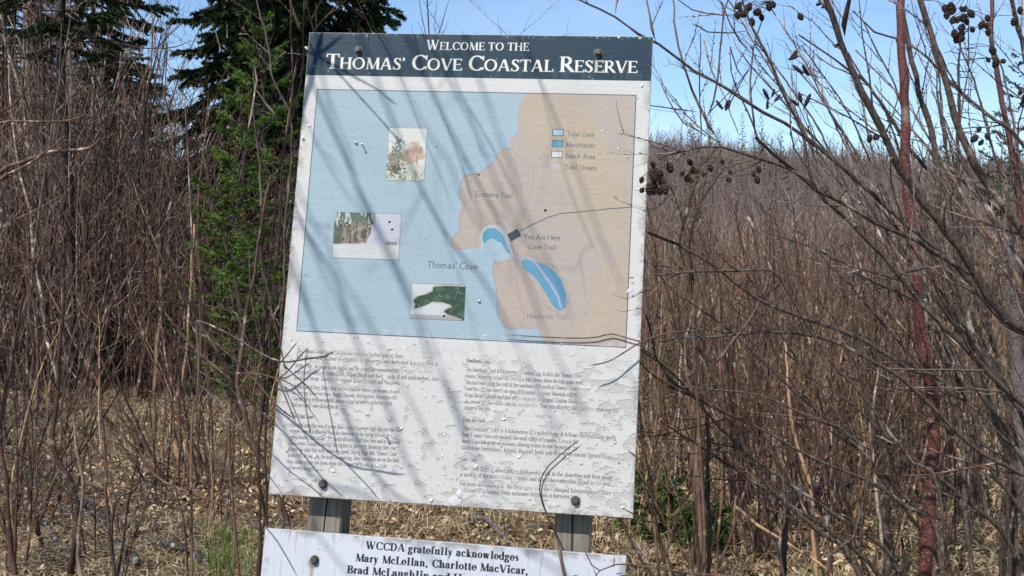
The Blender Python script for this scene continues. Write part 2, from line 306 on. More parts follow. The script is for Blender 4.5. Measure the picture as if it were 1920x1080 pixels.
        if c == '9': return .56, A(.28, .7, .2, .3-tt, 0, 360)+[('c', [(.47, .65, T*.5), (.42, .3, T*.45), (.16, .02, t*.5)])]
        return .5, S(.2, 0, X, 0, 0)

class Canvas:
    def __init__(s, w, h, col):
        s.w, s.h = w, h; s.a = np.empty((h, w, 3), np.float32); s.a[:] = col
    def _win(s, x0, y0, x1, y1):
        x0 = max(int(math.floor(x0))-2, 0); y0 = max(int(math.floor(y0))-2, 0)
        x1 = min(int(math.ceil(x1))+3, s.w); y1 = min(int(math.ceil(y1))+3, s.h)
        return (x0, y0, x1, y1) if x1 > x0 and y1 > y0 else None
    def cov_poly(s, M, P):                     # convex polygon coverage into mask M, any orientation
        P = np.asarray(P, float); c = P.mean(0)
        w = s._win(P[:, 0].min(), P[:, 1].min(), P[:, 0].max(), P[:, 1].max())
        if not w: return
        Y, X = np.mgrid[w[1]:w[3], w[0]:w[2]]; X = X+.5; Y = Y+.5; m = np.full(X.shape, 9.)
        for i in range(len(P)):
            a, b = P[i], P[(i+1) % len(P)]; d = b-a; L = math.hypot(*d)
            if L < 1e-6: continue
            n = (-d[1]/L, d[0]/L)
            if (c[0]-a[0])*n[0]+(c[1]-a[1])*n[1] < 0: n = (-n[0], -n[1])
            m = np.minimum(m, (X-a[0])*n[0]+(Y-a[1])*n[1])
        v = M[w[1]:w[3], w[0]:w[2]]; np.maximum(v, np.clip(m+.5, 0, 1), out=v)
    def cov_caps(s, M, P):
        for (xa, ya, ra), (xb, yb, rb) in zip(P[:-1], P[1:]):
            r = max(ra, rb)
            w = s._win(min(xa, xb)-r, min(ya, yb)-r, max(xa, xb)+r, max(ya, yb)+r)
            if not w: continue
            Y, X = np.mgrid[w[1]:w[3], w[0]:w[2]]; X = X+.5; Y = Y+.5
            dx, dy = xb-xa, yb-ya; L = dx*dx+dy*dy+1e-9
            k = np.clip(((X-xa)*dx+(Y-ya)*dy)/L, 0, 1)
            d = ra+(rb-ra)*k-np.hypot(X-xa-k*dx, Y-ya-k*dy)
            v = M[w[1]:w[3], w[0]:w[2]]; np.maximum(v, np.clip(d+.5, 0, 1), out=v)
    def mask(s): return np.zeros((s.h, s.w), np.float32)
    def put(s, M, col, op=1.):
        ys = np.where(M.any(1))[0]; xs = np.where(M.any(0))[0]
        if not len(ys): return
        q = (slice(ys[0], ys[-1]+1), slice(xs[0], xs[-1]+1)); k = (M[q]*op)[..., None]
        s.a[q] = s.a[q]*(1-k)+np.asarray(col, np.float32)*k
    def fill(s, M, P):                          # any polygon, even-odd
        P = np.asarray(P, float); Y = np.arange(s.h)+.5; n = len(P)
        w = s._win(P[:, 0].min(), P[:, 1].min(), P[:, 0].max(), P[:, 1].max())
        Xc = np.arange(w[0], w[2])+.5
        for y in range(w[1], w[3]):
            row = np.zeros(len(Xc), np.float32)
            for sub in (.25, .75):
                yy = y+sub; xs = []
                for i in range(n):
                    (xa, ya), (xb, yb) = P[i], P[(i+1) % n]
                    if (ya <= yy) != (yb <= yy): xs.append(xa+(yy-ya)/(yb-ya)*(xb-xa))
                xs.sort()
                for a, b in zip(xs[::2], xs[1::2]):
                    row += .5*(np.clip(Xc-a+.5, 0, 1)-np.clip(Xc-b+.5, 0, 1))
            v = M[y, w[0]:w[2]]; np.maximum(v, row, out=v)
    def text(s, M, font, runs, p0, p1=None, cap=None, track=0., wscale=None, wear=0., rng=None):
        """runs: [(text, size factor)] on one baseline from p0; p1 gives direction (and, when wscale is None, the width)"""
        W = sum((font.glyph(c)[0]+track)*k for tx, k in runs for c in tx)-track
        dx, dy = p1[0]-p0[0], p1[1]-p0[1]; L = math.hypot(dx, dy)
        sx = L/W if wscale is None else cap*wscale; ux, uy = dx/L, dy/L; x = 0.
        for tx, k in runs:
            for c in tx:
                adv, pr = font.glyph(c)
                if not (wear and rng and rng.random() < wear*.15):
                    for kind, P in pr:
                        Q = []
                        for q in P:
                            X = (x+q[0]*k)*sx; Yv = q[1]*k*cap
                            e = (p0[0]+X*ux+Yv*uy, p0[1]+X*uy-Yv*ux)
                            Q.append(e if kind == 'p' else e+(q[2]*k*(sx+cap)*.5,))
                        (s.cov_poly if kind == 'p' else s.cov_caps)(M, Q)
                x += (adv+track)*k
def vnoise(h, w, cell, seed, octv=4):
    rs = np.random.RandomState(seed); out = np.zeros((h, w), np.float32); amp = 1.; tot = 0.
    cy, cx = (cell, cell) if np.isscalar(cell) else cell
    for o in range(octv):
        gy, gx = int(h/cy)+3, int(w/cx)+3; g = rs.rand(gy, gx).astype(np.float32)
        y = np.arange(h)/cy; x = np.arange(w)/cx; iy = y.astype(int); ix = x.astype(int)
        fy = y-iy; fx = x-ix; fy = (fy*fy*(3-2*fy))[:, None]; fx = (fx*fx*(3-2*fx))[None]
        a = g[iy][:, ix]*(1-fx)+g[iy][:, ix+1]*fx; b = g[iy+1][:, ix]*(1-fx)+g[iy+1][:, ix+1]*fx
        out += amp*(a*(1-fy)+b*fy); tot += amp; amp *= .5; cy = max(cy/2, 1); cx = max(cx/2, 1)
    return out/tot
def blur(M, r):
    k = np.ones(2*r+1, np.float32)/(2*r+1)
    for _ in range(2):
        c = np.cumsum(np.pad(M, ((r+1, r), (0, 0)), 'edge'), 0); M = (c[2*r+1:]-c[:-2*r-1])/(2*r+1)
        c = np.cumsum(np.pad(M, ((0, 0), (r+1, r)), 'edge'), 1); M = (c[:, 2*r+1:]-c[:, :-2*r-1])/(2*r+1)
    return M.astype(np.float32)
def sm(x, a, b):
    x = np.clip((x-a)/(b-a), 0, 1); return x*x*(3-2*x)
def homography(src, dst):
    A = []
    for (x, y), (u, v) in zip(src, dst):
        A += [[x, y, 1, 0, 0, 0, -u*x, -u*y, -u], [0, 0, 0, x, y, 1, -v*x, -v*y, -v]]
    return np.linalg.svd(np.array(A, float))[2][-1].reshape(3, 3)
# ---------------------------------------------------------------- print of the welcome board
TW, TH = 1536, 2048
def welcome_print():
    """Print of the board, and a height map of its blistered, peeling film. Positions were read off the photograph and brought to the board's own flat plane."""
    H = homography([(580, 60), (1224, 68), (1187, 972), (503, 927)], [(0, 0), (TW, 0), (TW, TH), (0, TH)])
    def q(x, y):
        v = H@np.array([x, y, 1.]); return (v[0]/v[2], v[1]/v[2])
    Q = lambda P: [q(*p) for p in P]
    K = 2.3                                      # texels per photo pixel
    white, navy, sea = (.805, .805, .798), (.10, .215, .285), (.615, .70, .74)
    cv = Canvas(TW, TH, white); rng = random.Random(4)
    N1 = vnoise(TH, TW, 300, 1); N2 = vnoise(TH, TW, 60, 2); N3 = vnoise(TH, TW, 9, 3, 2); NS = vnoise(TH, TW, (5, 120), 5, 3)
    yb = q(571, 140)[1]
    m = cv.mask(); m[:int(yb)] = 1; cv.put(m, navy)
    # map sheet
    rect = Q([(595, 167), (1192, 178), (1173, 651), (556, 620)])
    mm = cv.mask(); cv.fill(mm, rect); cv.put(mm, sea)
    land = Q([(987, 173), (974, 191), (968, 218), (970, 241), (966, 255), (955, 259), (956, 274), (937, 280), (925, 301), (901, 321), (869, 327), (860, 351), (862, 362), (858, 370), (867, 381), (858, 403), (861, 431), (845, 444), (844, 463), (855, 471), (905, 463), (908, 470), (924, 484), (924, 488), (921, 510), (929, 535), (932, 567), (932, 592), (946, 614), (955, 618), (1009, 618), (1021, 646), (1200, 660), (1210, 170)])
    lm = cv.mask(); cv.fill(lm, land); lm *= mm
    # pale shallow rim of the coast
    rim = np.clip(blur(lm, 28)*2.2, 0, 1)*mm*(1-lm)
    cv.put(rim, (.61, .72, .80), .75)
    cv.put(lm, (.69, .652, .625))
    for P, c, o in (([(985, 178), (1085, 184), (1108, 215), (1130, 262), (1142, 300), (1110, 330), (1062, 322), (1010, 300), (985, 250), (975, 210)], (.71, .655, .56), .9),
                    ([(1040, 230), (1120, 235), (1165, 330), (1150, 400), (1080, 370), (1040, 320)], (.72, .67, .565), .8),
                    ([(1120, 330), (1185, 360), (1175, 480), (1120, 430), (1060, 400)], (.70, .65, .56), .8),
                    ([(1120, 500), (1176, 470), (1172, 640), (1060, 636), (1100, 590)], (.705, .65, .555), .9),
                    ([(940, 500), (990, 520), (1010, 600), (960, 612), (935, 560)], (.715, .64, .59), .6)):
        p = cv.mask(); cv.fill(p, Q(P)); cv.put(blur(p, 14)*lm, c, o*.62)
    p = sm(N2, .5, .62)*lm; cv.put(p, (.705, .66, .60), .5)
    # cove: water, beach, marsh
    def poly(P, c, o=1., b=0):
        p = cv.mask(); cv.fill(p, Q(P))
        if b: p = blur(p, b)
        cv.put(p*mm, c, o)
    poly([(903, 464), (900, 440), (907, 426), (922, 421), (938, 424), (950, 437), (957, 462), (963, 479), (950, 486), (928, 486), (914, 474)], (.72, .765, .765), .9, 1)
    poly([(905, 463), (908, 450), (924, 445), (940, 456), (952, 474), (962, 480), (940, 490), (926, 486), (912, 474)], (.63, .725, .765), 1, 2)
    poly([(905, 438), (914, 427), (930, 428), (943, 441), (951, 460), (959, 478), (949, 471), (940, 456), (924, 447), (914, 449), (907, 457), (904, 447)], (.38, .60, .71))
    poly([(977, 491), (984, 484), (996, 487), (1021, 495), (1037, 506), (1054, 526), (1062, 554), (1060, 576), (1048, 582), (1037, 574), (1021, 546), (1003, 520), (984, 505)], (.38, .59, .70))
    st = cv.mask(); cv.cov_caps(st, [q(x, y)+(r,) for x, y, r in ((965, 482, 3.5), (985, 482, 4), (1000, 488, 5), (1015, 508, 5.5), (1034, 535, 5.5), (1046, 556, 5), (1051, 575, 4))]); cv.put(st, (.66, .65, .75))
    poly([(951, 439), (970, 428), (977, 441), (958, 453)], (.24, .29, .34))
    ink = (.30, .33, .37)
    road = cv.mask(); cv.cov_caps(road, [q(x, y)+(1.7,) for x, y in ((974, 433), (996, 422), (1025, 408), (1050, 400), (1094, 396), (1140, 391), (1182, 388))]); cv.put(road, ink)
    # dotted trails
    dots = cv.mask()
    def trail(P, gap=5.2):
        acc = 0.
        for (xa, ya), (xb, yb_) in zip(P[:-1], P[1:]):
            L = math.hypot(xb-xa, yb_-ya); k = gap-acc
            while k < L:
                x, y = q(xa+(xb-xa)*k/L, ya+(yb_-ya)*k/L); cv.cov_caps(dots, [(x, y, 1.7), (x+1.2, y, 1.7)]); k += gap
            acc = (acc+L) % gap
    trail([(896, 324), (919, 310), (930, 292), (946, 279), (961, 283), (979, 295), (996, 310), (1001, 324), (998, 354), (993, 365), (985, 394), (973, 419), (968, 427)])
    trail([(896, 324), (869, 330), (862, 350), (861, 368), (872, 384), (864, 404), (862, 419), (859, 434), (847, 450), (848, 466), (867, 466), (892, 456), (894, 438), (904, 422), (922, 416), (940, 419), (952, 430)])
    trail([(974, 450), (986, 458), (990, 466), (990, 475), (965, 478), (958, 460)])
    trail([(968, 483), (955, 489), (940, 493), (927, 491), (925, 510), (930, 541), (932, 567), (932, 592), (955, 618), (977, 614), (982, 592), (974, 560), (970, 541), (968, 516), (968, 490)])
    trail([(968, 483), (974, 497), (990, 519), (1009, 554), (1021, 573), (1040, 584), (1060, 577), (1067, 557), (1061, 529), (1040, 500), (1009, 485), (984, 477)])
    cv.put(dots, (.42, .40, .43), .8)
    # legend
    for y, c in ((248, (.68, .80, .84)), (269, (.36, .62, .73)), (289, (.79, .81, .82))):
        a = cv.mask(); P = Q([(1036-(y-248)*.05, y-6), (1056-(y-248)*.05, y-5.7), (1055.5-(y-248)*.05, y+6), (1035.5-(y-248)*.05, y+5.7)]); cv.cov_poly(a, P)
        b = cv.mask(); cv.cov_caps(b, [p+(1.3,) for p in P+P[:1]]); cv.put(a, c); cv.put(b, ink)
    a = cv.mask(); cv.cov_caps(a, [q(1033, 311)+(4,), q(1051, 311.5)+(4,)]); cv.put(a, (.67, .70, .82))
    sans = Font(.10, .085, serif=False, xh=.66)
    def lab(tx, x0, y0, x1, y1, cap, c=ink, o=.95):
        a = cv.mask(); cv.text(a, sans, [(tx, 1)], q(x0, y0), q(x1, y1), cap*K); cv.put(a, c, o)
    lab('Tidal Zone', 1062, 255, 1114, 256, 9.4); lab('Marshlands', 1060, 275.5, 1115, 277, 9.4)
    lab('Beach Area', 1059, 296, 1116, 298, 9.4); lab('Tidal Stream', 1058, 317, 1119, 319, 9.4)
    lab('Economy Trail', 891, 368, 961, 371, 10); lab('You Are Here', 981, 447.5, 1050, 450.5, 10); lab('Cove Trail', 991, 466.5, 1042, 468.5, 10)
    lab("Thomas' Cove", 800, 502, 895, 506, 13.5); lab('Headlands Trail', 987, 596, 1064, 599, 10, (.45, .44, .46), .8)
    # weathered sheet border
    b = cv.mask(); cv.cov_caps(b, [p+(1.8,) for p in rect+rect[:1]]); cv.put(b, (.26, .30, .33), .9)
    # three faded photographs
    def photo(P, paint):
        w, h = 260, int(260*math.dist(q(*P[1]), q(*P[2]))/math.dist(q(*P[0]), q(*P[1])))
        im = paint(w, h)
        G = homography(Q(P), [(0, 0), (w, 0), (w, h), (0, h)])
        a = cv.mask(); cv.fill(a, Q(P)); ys, xs = np.where(a > 0)
        u = G@np.stack([xs+.5, ys+.5, np.ones(len(xs))]); X = np.clip((u[0]/u[2]).astype(int), 0, w-1); Y = np.clip((u[1]/u[2]).astype(int), 0, h-1)
        k = a[ys, xs][:, None]; cv.a[ys, xs] = cv.a[ys, xs]*(1-k)+im[Y, X]*k
        b = cv.mask(); cv.cov_caps(b, [p+(1.,) for p in Q(P)+Q(P)[:1]]); cv.put(b, (.42, .45, .45), .75)
    def mix(im, m, c): m = m[..., None]; im[:] = im*(1-m)+np.array(c, np.float32)*m
    def p1(w, h):                               # pale sky, bleached rock stack and bush on sand
        im = np.empty((h, w, 3), np.float32); im[:] = (.80, .82, .80); v, u = np.mgrid[0:h, 0:w]; v = v/h; u = u/w
        n = vnoise(h, w, 34, 11, 5); n2 = vnoise(h, w, 12, 12, 4)
        mix(im, sm(n*.35+v, .80, .9)*.5, (.70, .72, .66))
        mix(im, sm(.34-np.hypot((u-.62)*1., (v-.5)*1.3)+.5*(n-.5), .05, .13)*.8, (.72, .62, .55))
        mix(im, sm(.22-np.hypot((u-.72)*.8, (v-.42)*1.9)+.3*(n2-.5), .03, .1)*.7, (.62, .50, .44))
        mix(im, sm(.33-np.hypot((u-.2)*1.1, (v-.62)*.9)+.6*(n2-.5), .04, .12)*.8, (.50, .48, .40))
        mix(im, sm(.22-np.hypot((u-.22)*1.2, (v-.42)*.9)+.7*(n2-.5), .04, .1)*.8, (.42, .47, .40))
        mix(im, sm(.2-np.hypot((u-.24)*1.3, (v-.8)*1.4)+.5*(n2-.5), .03, .1)*.9, (.26, .28, .24))
        mix(im, sm(.1-np.hypot((u-.78)*3.5, (v-.6)*1.), .0, .02)*.5, (.48, .45, .40))
        mix(im, sm(n2, .55, .68)*sm(v, .75, .85), (.52, .53, .45)); return im
    def p2(w, h):                               # cliff with trees above a pale beach
        im = np.empty((h, w, 3), np.float32); im[:] = (.73, .745, .79); v, u = np.mgrid[0:h, 0:w]; v = v/h; u = u/w
        n = vnoise(h, w, 40, 21, 5); n2 = vnoise(h, w, 10, 22, 3); nv = vnoise(h, w, (40, 9), 24, 3)
        mix(im, sm(v, .60, .68), (.77, .785, .78))
        e = .58-.08*sm(v, .3, .75)+.08*(n-.5)
        c = sm(e-u, 0, .03)*sm(.70-v+.1*(n-.5)+.12*(.3-u), 0, .05)
        mix(im, c, (.53, .49, .45)); mix(im, c*sm(nv, .45, .6), (.33, .33, .30))
        mix(im, c*sm(n2, .5, .66)*.7, (.67, .61, .56)); mix(im, c*sm(.18-u+.2*(n-.5), 0, .06)*.7, (.30, .35, .33))
        t_ = sm(.62-u, 0, .04)*sm(.25-v+.35*(n2-.5), 0, .05); mix(im, t_, (.36, .42, .37)); mix(im, t_*sm(nv, .52, .6), (.70, .73, .72))
        mix(im, sm(.05-np.abs(v-.64), 0, .02)*sm(u, .77, .8)*sm(.97-u, 0, .02), (.55, .56, .56)); return im
    def p3(w, h):                               # dark green headland from the air
        im = np.empty((h, w, 3), np.float32); im[:] = (.76, .78, .79); v, u = np.mgrid[0:h, 0:w]; v = v/h; u = u/w
        n = vnoise(h, w, 44, 31, 5); n2 = vnoise(h, w, 14, 32, 4)
        C = Canvas(w, h, (0, 0, 0)); a = C.mask()
        C.fill(a, [(x*w, y*h) for x, y in ((.40, .08), (.62, .04), (1, .05), (1, 1), (.95, .97), (.86, .9), (.66, .83), (.62, .74), (.70, .68), (.80, .62), (.70, .55), (.56, .50), (.40, .50), (.33, .58), (.2, .66), (.05, .72), (.1, .62), (.05, .5), (.12, .36), (.28, .3), (.4, .2))])
        d = blur(a, 5)+.5*(n2-.5); c = sm(d, .42, .55)
        mix(im, sm(blur(a, 9)+.3*(n2-.5), .12, .3)*.5, (.66, .62, .55))
        mix(im, c, (.20, .30, .24)); mix(im, c*sm(n, .5, .62), (.26, .37, .29)); mix(im, c*sm(n2, .56, .66)*.6, (.42, .48, .46))
        mix(im, sm(v, .85, .9)*(1-c), (.62, .61, .62)); return im
    photo([(729, 239), (801, 240), (795, 340), (723, 338)], p1)
    photo([(628, 397), (753, 401), (747, 487), (623, 483)], p2)
    photo([(772, 531), (873, 534), (870, 601), (768, 597)], p3)
    # heading, small capitals
    hd = Font(.19, .075)
    run = []
    for w in ('WELCOME', 'TO', 'THE'): run += [(w[0], 1 if w == 'WELCOME' else .8), (w[1:], .8), (' ', .7)]
    a = cv.mask(); cv.text(a, hd, run[:-1], q(799, 93), q(991, 95), 22*K*.92, track=.05)
    run = []
    for w in ("THOMAS'", 'COVE', 'COASTAL', 'RESERVE'): run += [(w[0], 1), (w[1:], .77), (' ', .85)]
    cv.text(a, hd, run[:-1], q(610, 128.5), q(1194, 136.5), 34*K*.90, track=.02)
    # faint ghost of old lettering run down the band
    gh = vnoise(TH, TW, (90, 26), 41, 3); gm = cv.mask(); g0, g1 = int(q(800, 112)[1]), int(yb-4)
    gm[g0:g1] = sm(gh[g0:g1], .56, .60)*sm(np.arange(g1-g0)[:, None]/(g1-g0), .25, .45); gm *= 1-a
    cv.put(gm, (.24, .32, .36), .55)
    out = blur(a, 2); cv.put(np.clip(out*2, 0, 1)*(1-a), (.15, .20, .25), .5)
    cv.put(a, (.90, .90, .87))
    # chips in the dark band
    for i in range(70):
        x = rng.random()*TW; y = rng.random()**2*yb if rng.random() < .5 else yb-rng.random()*12; a = cv.mask()[:2]
    m = cv.mask()
    for i in range(60):
        x = rng.random()*TW; y = 3+rng.random()*8 if rng.random() < .5 else (yb-4 if rng.random() < .5 else rng.random()*yb)
        r = 1+rng.random()*2.2; cv.cov_caps(m, [(x, y, r), (x+rng.uniform(-6, 6), y+rng.uniform(-9, 9), r*.5)])
    cv.put(m, (.62, .66, .66), .8)
    # body text
    sf = Font(.15, .06); bf = Font(.20, .07)
    tm = cv.mask()
    left = ["The Thomas' Cove Coastal Reserve was established by local resident, Harry", "McLellan, who wished to conserve his property and dedicated it to public use.", None,
            "In the 1940s, the property was logged, and the second has regenerated with a", "representation of Spruce, Fir, Paper Birch and Red Maple. If left undisturbed, this", "forest may become known as the original Spruce, Hemlock and Pine forest.", None,
            "White Tailed Deer, Black Bear and occasionally Moose can be seen, as well", "as Varying Snowshoe Hare, Skunk, Raccoon, Red Squirrel, Porcupine and", "Coyote. Most of these animals are nocturnal (primarily active at night)", "and are rarely seen during the day.", None, None,
            "*The Tidal Zone", None, "The tidal zone (the area of ocean floor exposed between high tide and low tide)", "extends several kilometres from the shoreline. In the spring it is about", "approximately 500 metres (540 yards) offshore. The tides here and at Burncoat", "Head across Cobequid Bay are the highest in the world. Incoming tides rise", "to over the tidal flats with surprising speed. During high tide, Thomas' Cove", "brims full. At low tide, the water is emptying. Take care when out on the tidal", "flats, make certain you know when tide is expected to return - the tides", "can be very dangerous."]
    right = ["*Headlands Trail", None, "The Headlands Trail is 4 kilometres (2.5 miles) long. It skirts the Thomas' Cove", "estuary, branching inland and crossing a tidal stream above the high-water mark.", "The trail leads along the crest of the sandstone cliffs south of Thomas' Cove.", "From the cliff tops there is an open view towards Economy Mountain and the", "Minas Basin. Exposed sandstone ledges are in the foreground. Caution should be", "observed as the cliffs can be dangerous. You can shorten the walk by crossing the", "stream at low tide.", None, None,
             "*Economy Trail", None, "The Economy Trail is 4 kilometres (2.5 miles) long. It follows the coastline north", "from Thomas' Cove and overlooks the small village of Economy. Access to the", "beach is possible at several locations, allowing visitors to view the natural", "sandstone formations. Inland, the trail leads you through a coastal Spruce forest.", None, None,
             "*Cove Trail", None, "The Cove Trail is about 600 m (650 yards) walk to the shoreline and then along", "a section of the tidal estuary. Herons and kingfishers are often found in the area.", None, "For more information on the local area, visit the Cobequid Interpretation Centre", "on Highway #2 in Economy. Public washrooms are available at that centre."]
    def column(lines, a0, a1, b0, b1):
        """a: left ends of first and last baseline, b: right ends of the first and last"""
        n = 0.; pos = []
        for l in lines:
            pos.append(n); n += .42 if l is None else 1
        n = pos[-1]
        for l, k in zip(lines, pos):
            if not l: continue
            k /= n; f = bf if l[0] == '*' else sf; l = l.lstrip('*')
            p0 = (a0[0]+(a1[0]-a0[0])*k, a0[1]+(a1[1]-a0[1])*k); p1 = (b0[0]+(b1[0]-b0[0])*k, b0[1]+(b1[1]-b0[1])*k)
            W = math.dist(q(*p0), q(*p1)); need = sum(f.glyph(c)[0] for c in l)
            cv.text(tm, f, [(l, 1)], q(*p0), q(*p1), 8.1*K, wear=.05, rng=rng, wscale=W/need/(8.1*K) if W/need/(8.1*K) < .86 else .66)
    column(left, (556, 661), (537, 880), (822, 675), (818, 893)); column(right, (874, 679), (861, 922), (1166, 696), (1144, 940))
    tm *= .95-.5*sm(N2, .58, .75)
    cv.put(tm, (.34, .34, .35), .92)
    # stains, streaks and mildew over everything
    a = cv.a
    a *= (1+.05*(N1-.5)+.05*(NS-.5)+.04*(N3-.5))[..., None]
    sp = cv.mask(); 
    for i in range(900):
        x = rng.random()*TW; y = yb+rng.random()**.8*(TH-yb)*.95; r = .5+rng.random()**3*2.2
        cv.cov_caps(sp, [(x, y, r), (x+r, y+rng.uniform(-1, 1)*r, r*.8)])
    cv.put(sp, (.42, .42, .40), .55)
    for x, y, r in ((758, 316, 4), (730, 416, 4.5), (735, 430, 4.5), (897, 327, 4), (1022, 394, 5.5), (832, 592, 5), (818, 275, 2.5), (573, 516, 2.5)):
        m = cv.mask(); X, Y = q(x, y); cv.cov_caps(m, [(X, Y, r), (X+2, Y, r)]); cv.put(m, (.12, .12, .12), .95)
    # dirt creeping in from the edges, rust runs under the bolts
    yy, xx = np.mgrid[0:TH, 0:TW]; e = np.minimum(np.minimum(xx, TW-xx), np.minimum(yy, TH-yy)).astype(np.float32)
    cv.put(np.clip(1-e/(10+60*(N2-.3)), 0, 1)*sm(N3*.5+N2*.5, .4, .6), (.40, .38, .34), .5)
    for x, y in ((671, 93), (1121, 98), (605, 908), (1079, 939)):
        X, Y = q(x, y); m = cv.mask(); cv.cov_caps(m, [(X, Y, 20), (X, Y+1, 20)]); cv.put(blur(m, 6), (.33, .28, .24), .45)
        m = cv.mask(); cv.cov_caps(m, [(X-3, Y, 9), (X-5, Y+60, 5), (X-6, Y+110, 1)]); cv.put(blur(m, 4), (.42, .33, .26), .40)
    # peeled patches, mostly in the lower text part
    zone = sm(np.arange(TH)/TH, .63, .72)[:, None]*np.ones((1, TW), np.float32)
    pn = vnoise(TH, TW, (20, 30), 61, 5); pl = sm(pn+.30*(N1-.5)+.25*(N2-.5)+.12*(1-np.clip((TW-np.arange(TW))/420., 0, 1))[None], .60, .63)*zone
    cv.put(pl, (.62, .605, .58), .34)
    ed = np.clip(blur(pl, 2)*(1-pl)*3, 0, 1); cv.put(ed, (.86, .865, .87), .5)
    ed_shade = np.clip(np.roll(pl, (-3, -3), (0, 1))-pl, 0, 1); cv.put(ed_shade, (.50, .49, .48), .4)  # shade of the film edge painted in, offset to one side of each patch
    rn = vnoise(TH, TW, (30, 50), 71, 4); ridge = np.exp(-((rn-.5)/.012)**2)*zone*sm(N2, .45, .6)
    hgt = .5+.12*(N3-.5)+.10*(NS-.5)-.20*pl+.26*ed+.22*ridge
    return np.clip(cv.a, 0, 1), np.clip(hgt, 0, 1).astype(np.float32)
def thanks_print():
    """Lower board 0.914 wide, 0.46 high."""
    w, h = 1536, 774; cv = Canvas(w, h, (.80, .82, .86)); f = Font(.225, .075, xh=.68); K = 2.26
    n = vnoise(h, w, 200, 81); n3 = vnoise(h, w, 8, 82, 2)
    H = homography([(497, 990), (1175, 1043), (1166, 1380), (476, 1315)], [(0, 0), (w, 0), (w, h), (0, h)])
    def q(x, y):
        v = H@np.array([x, y, 1.]); return (v[0]/v[2], v[1]/v[2])
    m = cv.mask()
    for tx, a, b in (("WCCDA gratefully acknowledges", (688, 1027), (975, 1050)), ("Mary McLellan, Charlotte MacVicar,", (669, 1048), (993, 1073)),
                     ("Brad McLaughlin and Harry McLellan.", (654, 1068), (1003, 1095)), ("All of", (648, 1087), (706, 1091.5))):
        cv.text(m, f, [(tx, 1)], q(*a), q(*b), 14.2*K, track=.03)
    cv.put(m, (.11, .12, .15), .95)
    cv.a *= (1+.05*(n-.5)+.04*(n3-.5))[..., None]
    rng = random.Random(9); m = cv.mask()
    for i in range(160):
        x, y, r = rng.random()*w, rng.random()*h, .6+rng.random()**3*3; cv.cov_caps(m, [(x, y, r), (x+rng.uniform(-4, 4), y+rng.uniform(-4, 4), r)])
    cv.put(m, (.50, .50, .48), .5)
    yy, xx = np.mgrid[0:h, 0:w]; e = np.minimum(np.minimum(xx, w-xx), yy).astype(np.float32); n2 = vnoise(h, w, 50, 84)
    cv.put(np.clip(1-e/(12+70*(n2-.3)), 0, 1)*sm(n2, .35, .6), (.42, .40, .36), .55)
    cv.put(sm(vnoise(h, w, (160, 14), 85, 4), .6, .72)*np.clip(1-yy/420., 0, 1), (.58, .57, .54), .35)
    for x, y in ((589, 1050), (1079, 1088)):
        X, Y = q(x, y); m = cv.mask(); cv.cov_caps(m, [(X, Y, 20), (X, Y+1, 20)]); cv.put(blur(m, 6), (.36, .30, .25), .5)
        m = cv.mask(); cv.cov_caps(m, [(X, Y, 9), (X-2, Y+70, 5), (X-1, Y+150, 1)]); cv.put(blur(m, 4), (.46, .36, .28), .45)
    return np.clip(cv.a, 0, 1)
# ================================================================ terrain
def terrain():
    ys = [-12+i*.5 for i in range(64)]+[20+i*2. for i in range(1, 20)]+[58+i*8. for i in range(1, 40)]+[380, 460, 600, 900, 1500, 2500]
    V = []; nx = 97
    for y in ys:
        hw = max(18, abs(y)*1.25+10)
        for i in range(nx):
            u = (i/(nx-1)*2-1); x = u*hw; V.append((x, y, ground(x, y)))
    Fc = [(j*nx+i, j*nx+i+1, (j+1)*nx+i+1, (j+1)*nx+i) for j in range(len(ys)-1) for i in range(nx-1)]
    o = mesh('ground', V, Fc, M['soil'], smooth=True); tag(o, kind='structure')
terrain()
# ================================================================ the sign
bR = Matrix(((1, 0, 0), (0, 1, 0), (0, 0, 1)))
rv = Vector((-.145, .119, .050)); bR = Matrix.Rotation(rv.length, 3, rv.normalized())
bt = Vector((-.125, -.064, 2.740))
def cam2w(v): return R_*v[0]-U_*v[1]+F_*v[2]
BX = cam2w(bR@Vector((1, 0, 0))); BY = cam2w(bR@Vector((0, -1, 0))); BZ = cam2w(bR@Vector((0, 0, -1)))
BC = CAM+cam2w(bt)
base = BC-BY*(BC.z/BY.z)                                     # foot of the sign, where its plane meets the ground
HB = (BC-base).length
SM = Matrix.Identity(4)
for i in range(3): SM[i][0], SM[i][1], SM[i][2], SM[i][3] = BX[i], BY[i], BZ[i], base[i]
def onboard(px, py, h=0.):
    """Point on the board's plane (local x, y of the sign, h in front of it) that the photograph shows at a pixel."""
    d = F_+(px-960)/F*R_-(py-540)/F*U_; k = ((BC+BZ*h)-CAM).dot(BZ)/d.dot(BZ); p = CAM+d*k-base
    return p.dot(BX), p.dot(BY), h
sign = empty('information_sign', (0, 0, 0), 'weathered white trail map board with dark blue heading, on two timber posts', 'sign')
sign.matrix_world = SM
def image(name, arr, data=False):
    h, w = arr.shape[:2]; im = bpy.data.images.new(name, w, h, alpha=False)
    if arr.ndim == 2: arr = np.repeat(arr[..., None], 3, 2)
    px = np.ones((h, w, 4), np.float32); px[..., :3] = arr[::-1]
    if data: im.colorspace_settings.name = 'Non-Color'
    im.pixels.foreach_set(px.ravel()); im.update(); im.pack(); return im
wp, wh = welcome_print(); tp = thanks_print()
